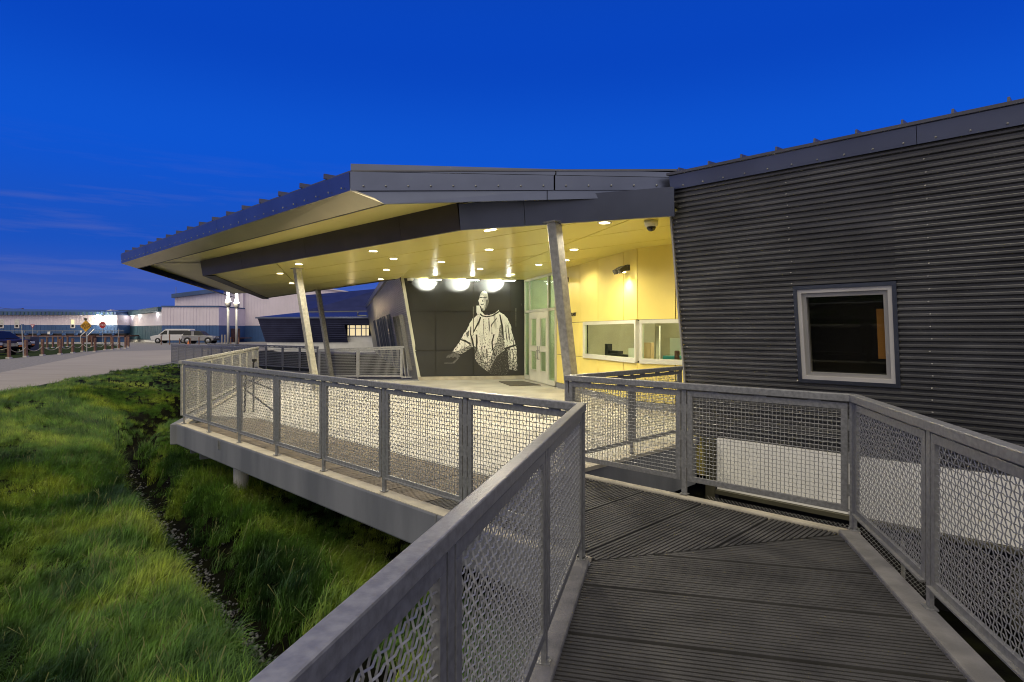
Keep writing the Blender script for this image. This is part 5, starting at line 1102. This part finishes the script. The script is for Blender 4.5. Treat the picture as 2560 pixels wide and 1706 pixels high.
# merge sign
o, b_, h_ = polepost('road_sign', 'amber diamond road sign reading LANE ENDS MERGE LEFT on a thin pole', 'road sign', 217, 881, 832, .035, -.03)
c = V(b_.x - .06, b_.y - .05, pz(815.5, b_.y)); rS = 14.6 / 1500 * b_.y
MB().prism([c + V(-rS, 0, 0), c + V(0, 0, -rS), c + V(rS, 0, 0), c + V(0, 0, rS)], V(0, .02, 0)).build('sign_face', M['sign_y'], o)
MB().prism([c + V(-rS * 1.04, .025, 0), c + V(0, .025, -rS * 1.04), c + V(rS * 1.04, .025, 0), c + V(0, .025, rS * 1.04)], V(0, .01, 0)).build('sign_back', M['black'], o)
MB().tube([c + V(.02, .04, -rS), c + V(.02, .04, rS * 1.1)], .03, 6).build('upper_post', M['pole'], o); MB().b(c.x - .1, c.x + .1, c.y - .02, c.y + .02, c.z + rS * .95, c.z + rS * 1.35).build('top_tag', M['olive'], o)
for txt, dz, sz in (('LANE ENDS', .32, .13), ('MERGE', -.02, .24), ('LEFT', -.38, .22)): lettering('lettering', txt, sz * rS / .42, c + V(0, -.008, dz * rS), V(1, 0, 0), M['black'], o, .006)
# stop sign
o, b_, h_ = polepost('road_sign', 'red octagonal STOP sign on a thin pole', 'road sign', 257, 860, 818, .03)
c = V(b_.x, b_.y - .06, pz(813.3, b_.y)); rS = 8.2 / 1500 * b_.y
oc = lambda r, dy: [c + V(r * math.cos(math.pi / 8 + k * math.pi / 4), dy, r * math.sin(math.pi / 8 + k * math.pi / 4)) for k in range(8)][::-1]
MB().prism(oc(rS * 1.08, 0), V(0, .02, 0)).build('sign_rim', M['sign_w'], o); MB().prism(oc(rS, -.008), V(0, .007, 0)).build('sign_face', M['sign_r'], o); lettering('lettering', 'STOP', rS * .95, c + V(0, -.014, 0), V(1, 0, 0), M['sign_w'], o, .006)
# give way sign
o, b_, h_ = polepost('road_sign', 'small red and white triangular give way sign pointing down', 'road sign', 82, 858, 820, .03)
c = V(b_.x, b_.y - .05, pz(816, b_.y)); rS = 5.6 / 1500 * b_.y
tri = lambda r, dy: [c + V(-r, dy, r * .75), c + V(0, dy, -r * .95), c + V(r, dy, r * .75)]
MB().prism(tri(rS, 0), V(0, .02, 0)).build('sign_face', M['sign_r'], o); MB().prism(tri(rS * .55, -.012), V(0, .01, 0)).build('sign_centre', M['sign_w'], o)
o, b_, h_ = polepost('marker_stake', 'tall white stake with a dark tag leaning left by the second rope post', 'stake', 59, 892, 812, .035, -.12); MB().b(b_.x - .16, b_.x + .02, b_.y - .03, b_.y + .03, b_.z + h_ - .35, b_.z + h_ + .02).build('tag', M['blue_trim'], o)
polepost('marker_stake', 'thin white stake leaning right near the lawn corner posts', 'stake', 293, 873, 822, .03, .16)
tag(MB().b(px(74, 52), px(87, 52), 51.5, 52.5, -.11, pz(842, 52)).build('grey_bin', mat('grey bin plastic', (.10, .095, .11), .6, var=.1), bevel=.04), 'grey box bin behind the rope posts beside the dark cars', 'bin')
# lamp posts
def lamp_post(x, Y, ztop, label):
    X = px(x, Y); o = thing('lamp_post', label, 'lamp post', (X, Y, -.1), 'glowing lamp posts by the path')
    MB().lathe(V(X, Y, -.1), [(.085, 0), (.085, ztop - .1)], 14).build('pole', M['pole'], o, smooth=True); MB().lathe(V(X, Y, ztop - .22), [(.09, 0), (.17, .12), (.2, .3), (.2, .36)], 16).build('cup', M['pole'], o, smooth=True)
    MB().lathe(V(X, Y, ztop + .14), [(.19, 0), (.13, .16), (.095, .30), (.085, .75)], 16).build('lamp_glass', M['lampglass'], o, smooth=True); MB().lathe(V(X, Y, ztop + .89), [(.1, 0), (.1, .06)], 12).build('cap', M['pole'], o)
    point('lamp_post_light', V(X, Y - .5, ztop + .5), 60, (1, .9, .7), .12)
lamp_post(570.5, 40, pz(764, 40) + .1, 'left one of two tall posts with glowing glass, behind the path railing'); lamp_post(591.5, 42, pz(767, 42) + .1, 'right one of two tall posts with glowing glass, behind the path railing')

def wheel(root, x, y, r, w=.2, side=-1):
    t_ = MB().lathe(V(x, y, r), [(r * .6, -w / 2), (r * .95, -w / 2), (r, -w * .35), (r, w * .35), (r * .95, w / 2), (r * .6, w / 2)], 18, V(0, 1, 0)).build('wheel', M['rubber'], root, local=True, smooth=False)
    MB().lathe(V(x, y + side * w / 2, r), [(r * .62, -.01), (r * .55, .012), (.06, .03)], 14, V(0, side, 0)).build('rim', M['chrome'], t_, local=True)
def extr(mb, prof, y0, y1, inset=0):
    n = len(prof); vs = [(x, y0, z) for x, z in prof] + [(x, y1, z) for x, z in prof]
    return mb.add(vs, [tuple(range(n)), tuple(range(2 * n - 1, n - 1, -1))] + [((i + 1) % n, i, n + i, n + (i + 1) % n) for i in range(n)])
def car(name, label, loc, rz, body, cab, paint, roofm, wheels, wr, glassp, hw=.9, extra=None):
    o = thing(name, label, 'van' if name.endswith('van') else 'car', loc, None, rz)
    extr(MB(), body, -hw, hw).build('body', M[paint], o, local=True, bevel=.06)
    n = len(cab); mb = MB(); ins = .13; zlo = min(z for x, z in cab); zhi = max(z for x, z in cab)
    f = lambda z: hw - .03 - ins * (z - zlo) / (zhi - zlo); vs = [(x, -f(z), z) for x, z in cab] + [(x, f(z), z) for x, z in cab]
    mb.add(vs, [tuple(range(n)), tuple(range(2 * n - 1, n - 1, -1))] + [((i + 1) % n, i, n + i, n + (i + 1) % n) for i in range(n)]).build('cabin', M[roofm], o, local=True, bevel=.04)
    for gp in glassp:
        for sg in (-1, 1):
            vs = [(x, sg * (f(z) + .012), z) for x, z in gp]; vs2 = [(x, sg * (f(z) - .02), z) for x, z in gp]; k = len(gp)
            MB().add(vs + vs2, [tuple(range(k)), tuple(range(2 * k - 1, k - 1, -1))] + [(i, (i + 1) % k, k + (i + 1) % k, k + i) for i in range(k)]).build('side_window', M['glass_dark'], o, local=True)
    for wx in wheels:
        for sg in (-1, 1):
            MB().lathe(V(wx, sg * (hw - .02), wr), [(wr * 1.16, -.03), (wr * 1.16, .03)], 18, V(0, 1, 0)).build('wheel_arch', M['black'], o, local=True); wheel(o, wx, sg * (hw - .06), wr, .24, sg)
    return o
# van: nose towards -x
v_ = car('parked_van', 'white passenger van parked in front of the corner block', (px(434, 88), 88, -.11), .05, [(-2.75, .45), (-2.8, .85), (-2.65, 1.05), (-1.7, 1.22), (2.75, 1.22), (2.8, .5), (2.7, .4), (-2.6, .4)], [(-1.75, 1.2), (-.85, 1.98), (-.6, 2.08), (2.6, 2.08), (2.72, 1.95), (2.76, 1.2)], 'carwhite', 'carwhite', (-1.75, 1.85), .36, [[(-1.45, 1.28), (-.8, 1.85), (-.45, 1.85), (-.45, 1.28)], [(-.25, 1.28), (-.25, 1.86), (2.5, 1.86), (2.6, 1.28)]], .98)
MB().b(-2.85, -2.72, -.9, .9, .62, .82).build('grille', M['black'], v_, local=True); MB().b(-2.9, -2.7, -.95, .95, .42, .56).build('bumper', M['chrome'], v_, local=True)
for yy in (-.75, .75): MB().b(-2.84, -2.70, yy - .14, yy + .14, .82, .98).build('headlight', M['sign_w'], v_, local=True)
MB().add([(-1.72, -.85, 1.24), (-1.72, .85, 1.24), (-.92, .76, 1.90), (-.92, -.76, 1.90)], [(0, 1, 2, 3)]).build('windscreen', M['glass_dark'], v_, local=True).location = (-.03, 0, .02)
MB().b(-1.25, -1.1, -1.2, -1.0, 1.25, 1.45).build('mirror', M['black'], v_, local=True)
s_ = car('parked_suv', 'dusty silver off road car with black roof and spare wheel parked beside the white van', (px(501, 84), 84, -.11), .08, [(-2.1, .5), (-2.15, 1.05), (-2.0, 1.15), (.85, 1.15), (1.95, 1.05), (2.15, .9), (2.15, .55), (1.9, .42), (-2.0, .42)], [(-2.0, 1.13), (-1.85, 1.72), (-1.7, 1.80), (.1, 1.80), (.35, 1.72), (.95, 1.13)], 'carsilver', 'black', (-1.35, 1.4), .42, [[(-1.8, 1.2), (-1.7, 1.66), (-.85, 1.66), (-.85, 1.2)], [(-.45, 1.2), (-.45, 1.66), (.12, 1.66), (.5, 1.2)]], .95)
MB().lathe(V(-2.2, 0, 1.05), [(.36, -.12), (.40, -.08), (.40, .08), (.3, .12)], 16, V(-1, 0, 0)).build('spare_wheel', M['carsilver'], s_, local=True)
MB().b(-.84, -.46, -.93, .93, 1.14, 1.74).build('door_pillar', M['carsilver'], s_, local=True); MB().b(2.05, 2.28, -.9, .9, .45, .68).build('bumper', M['black'], s_, local=True); MB().tube([V(2.28, -.6, .7), V(2.36, -.6, 1.0), V(2.36, .6, 1.0), V(2.28, .6, .7)], .04, 6).build('bull_bar', M['black'], s_, local=True)
for yy in (-.65, .65): MB().b(2.10, 2.18, yy - .1, yy + .1, .8, .98).build('headlight', M['sign_w'], s_, local=True)
# two dark cars at the left edge, nose to the right
for nm, lb_, X_, Y_ in (('dark_car', 'nearer dark blue car with its nose at the left edge of the picture', px(34, 43) - 2.35, 43, ), ('dark_car', 'farther dark purple blue car behind the rope posts at the left edge', px(68, 48) - 2.35, 48)):
    d_ = car(nm, lb_, (X_, Y_, -.11), -.12, [(-2.5, .5), (-2.5, 1.1), (.9, 1.14), (2.1, 1.02), (2.35, .85), (2.38, .55), (2.2, .4), (-2.4, .4)], [(-2.3, 1.1), (-2.0, 1.68), (-.5, 1.74), (.2, 1.66), (1.05, 1.1)], 'cardark', 'cardark', (-1.5, 1.5), .40, [[(-2.0, 1.18), (-1.85, 1.60), (-.7, 1.64), (-.7, 1.18)], [(-.6, 1.18), (-.6, 1.64), (.15, 1.56), (.7, 1.18)]], .95)
    MB().b(2.3, 2.42, -.55, .55, .62, .85).build('grille', M['chrome'], d_, local=True)
    for yy in (-.75, .75): MB().b(2.2, 2.38, yy - .17, yy + .17, .72, .9).build('headlight', M['sign_w'], d_, local=True); MB().b(2.25, 2.40, yy - .12, yy + .12, .58, .68).build('indicator', M['amber'], d_, local=True)
    MB().add([(.24, -.74, 1.66), (.24, .74, 1.66), (1.05, .86, 1.14), (1.05, -.86, 1.14)], [(3, 2, 1, 0)]).build('windscreen', M['glass_dark'], d_, local=True).location = (.03, 0, .02)
# thin brown bollards, cone
BN_ = ['by the van front wheel', 'by the van door', 'between van and silver car', 'at the silver car rear wheel', 'at the silver car door', 'left of the left lamp post', 'between the timber landing stairs and left lamp post', 'between the lamp posts', 'right of the right lamp post']
for i, (x, yt, yb) in enumerate(((403, 838, 860), (424, 835, 860), (449, 845, 860), (476, 845, 860), (497.5, 842, 860), (555, 836, 853), (562.5, 836, 856), (577, 842, 858), (596, 843, 858))):
    b_ = V(px(x, 78), 78, -.11)
    tag(MB().lathe(b_, [(.07, 0), (.07, (860 - yt) / 1500 * 78), (.03, (860 - yt) / 1500 * 78 + .04)], 8).build('bollard', M['post_wood'] if i not in (5, 6) else M['rope']), ('thin brown bollard ' if i not in (5, 6) else 'pale yellow bollard ') + BN_[i], 'bollard', 'bollards in front of the parked vehicles')
c = V(px(471, 72), 72, -.11); co = thing('traffic_cone', 'small orange cone in front of the silver car', 'traffic cone', c); MB().lathe(c, [(.16, .03), (.04, .6)], 12).build('cone', M['cone'], co); MB().b(c.x - .2, c.x + .2, c.y - .2, c.y + .2, c.z, c.z + .03).build('base', M['cone'], co)
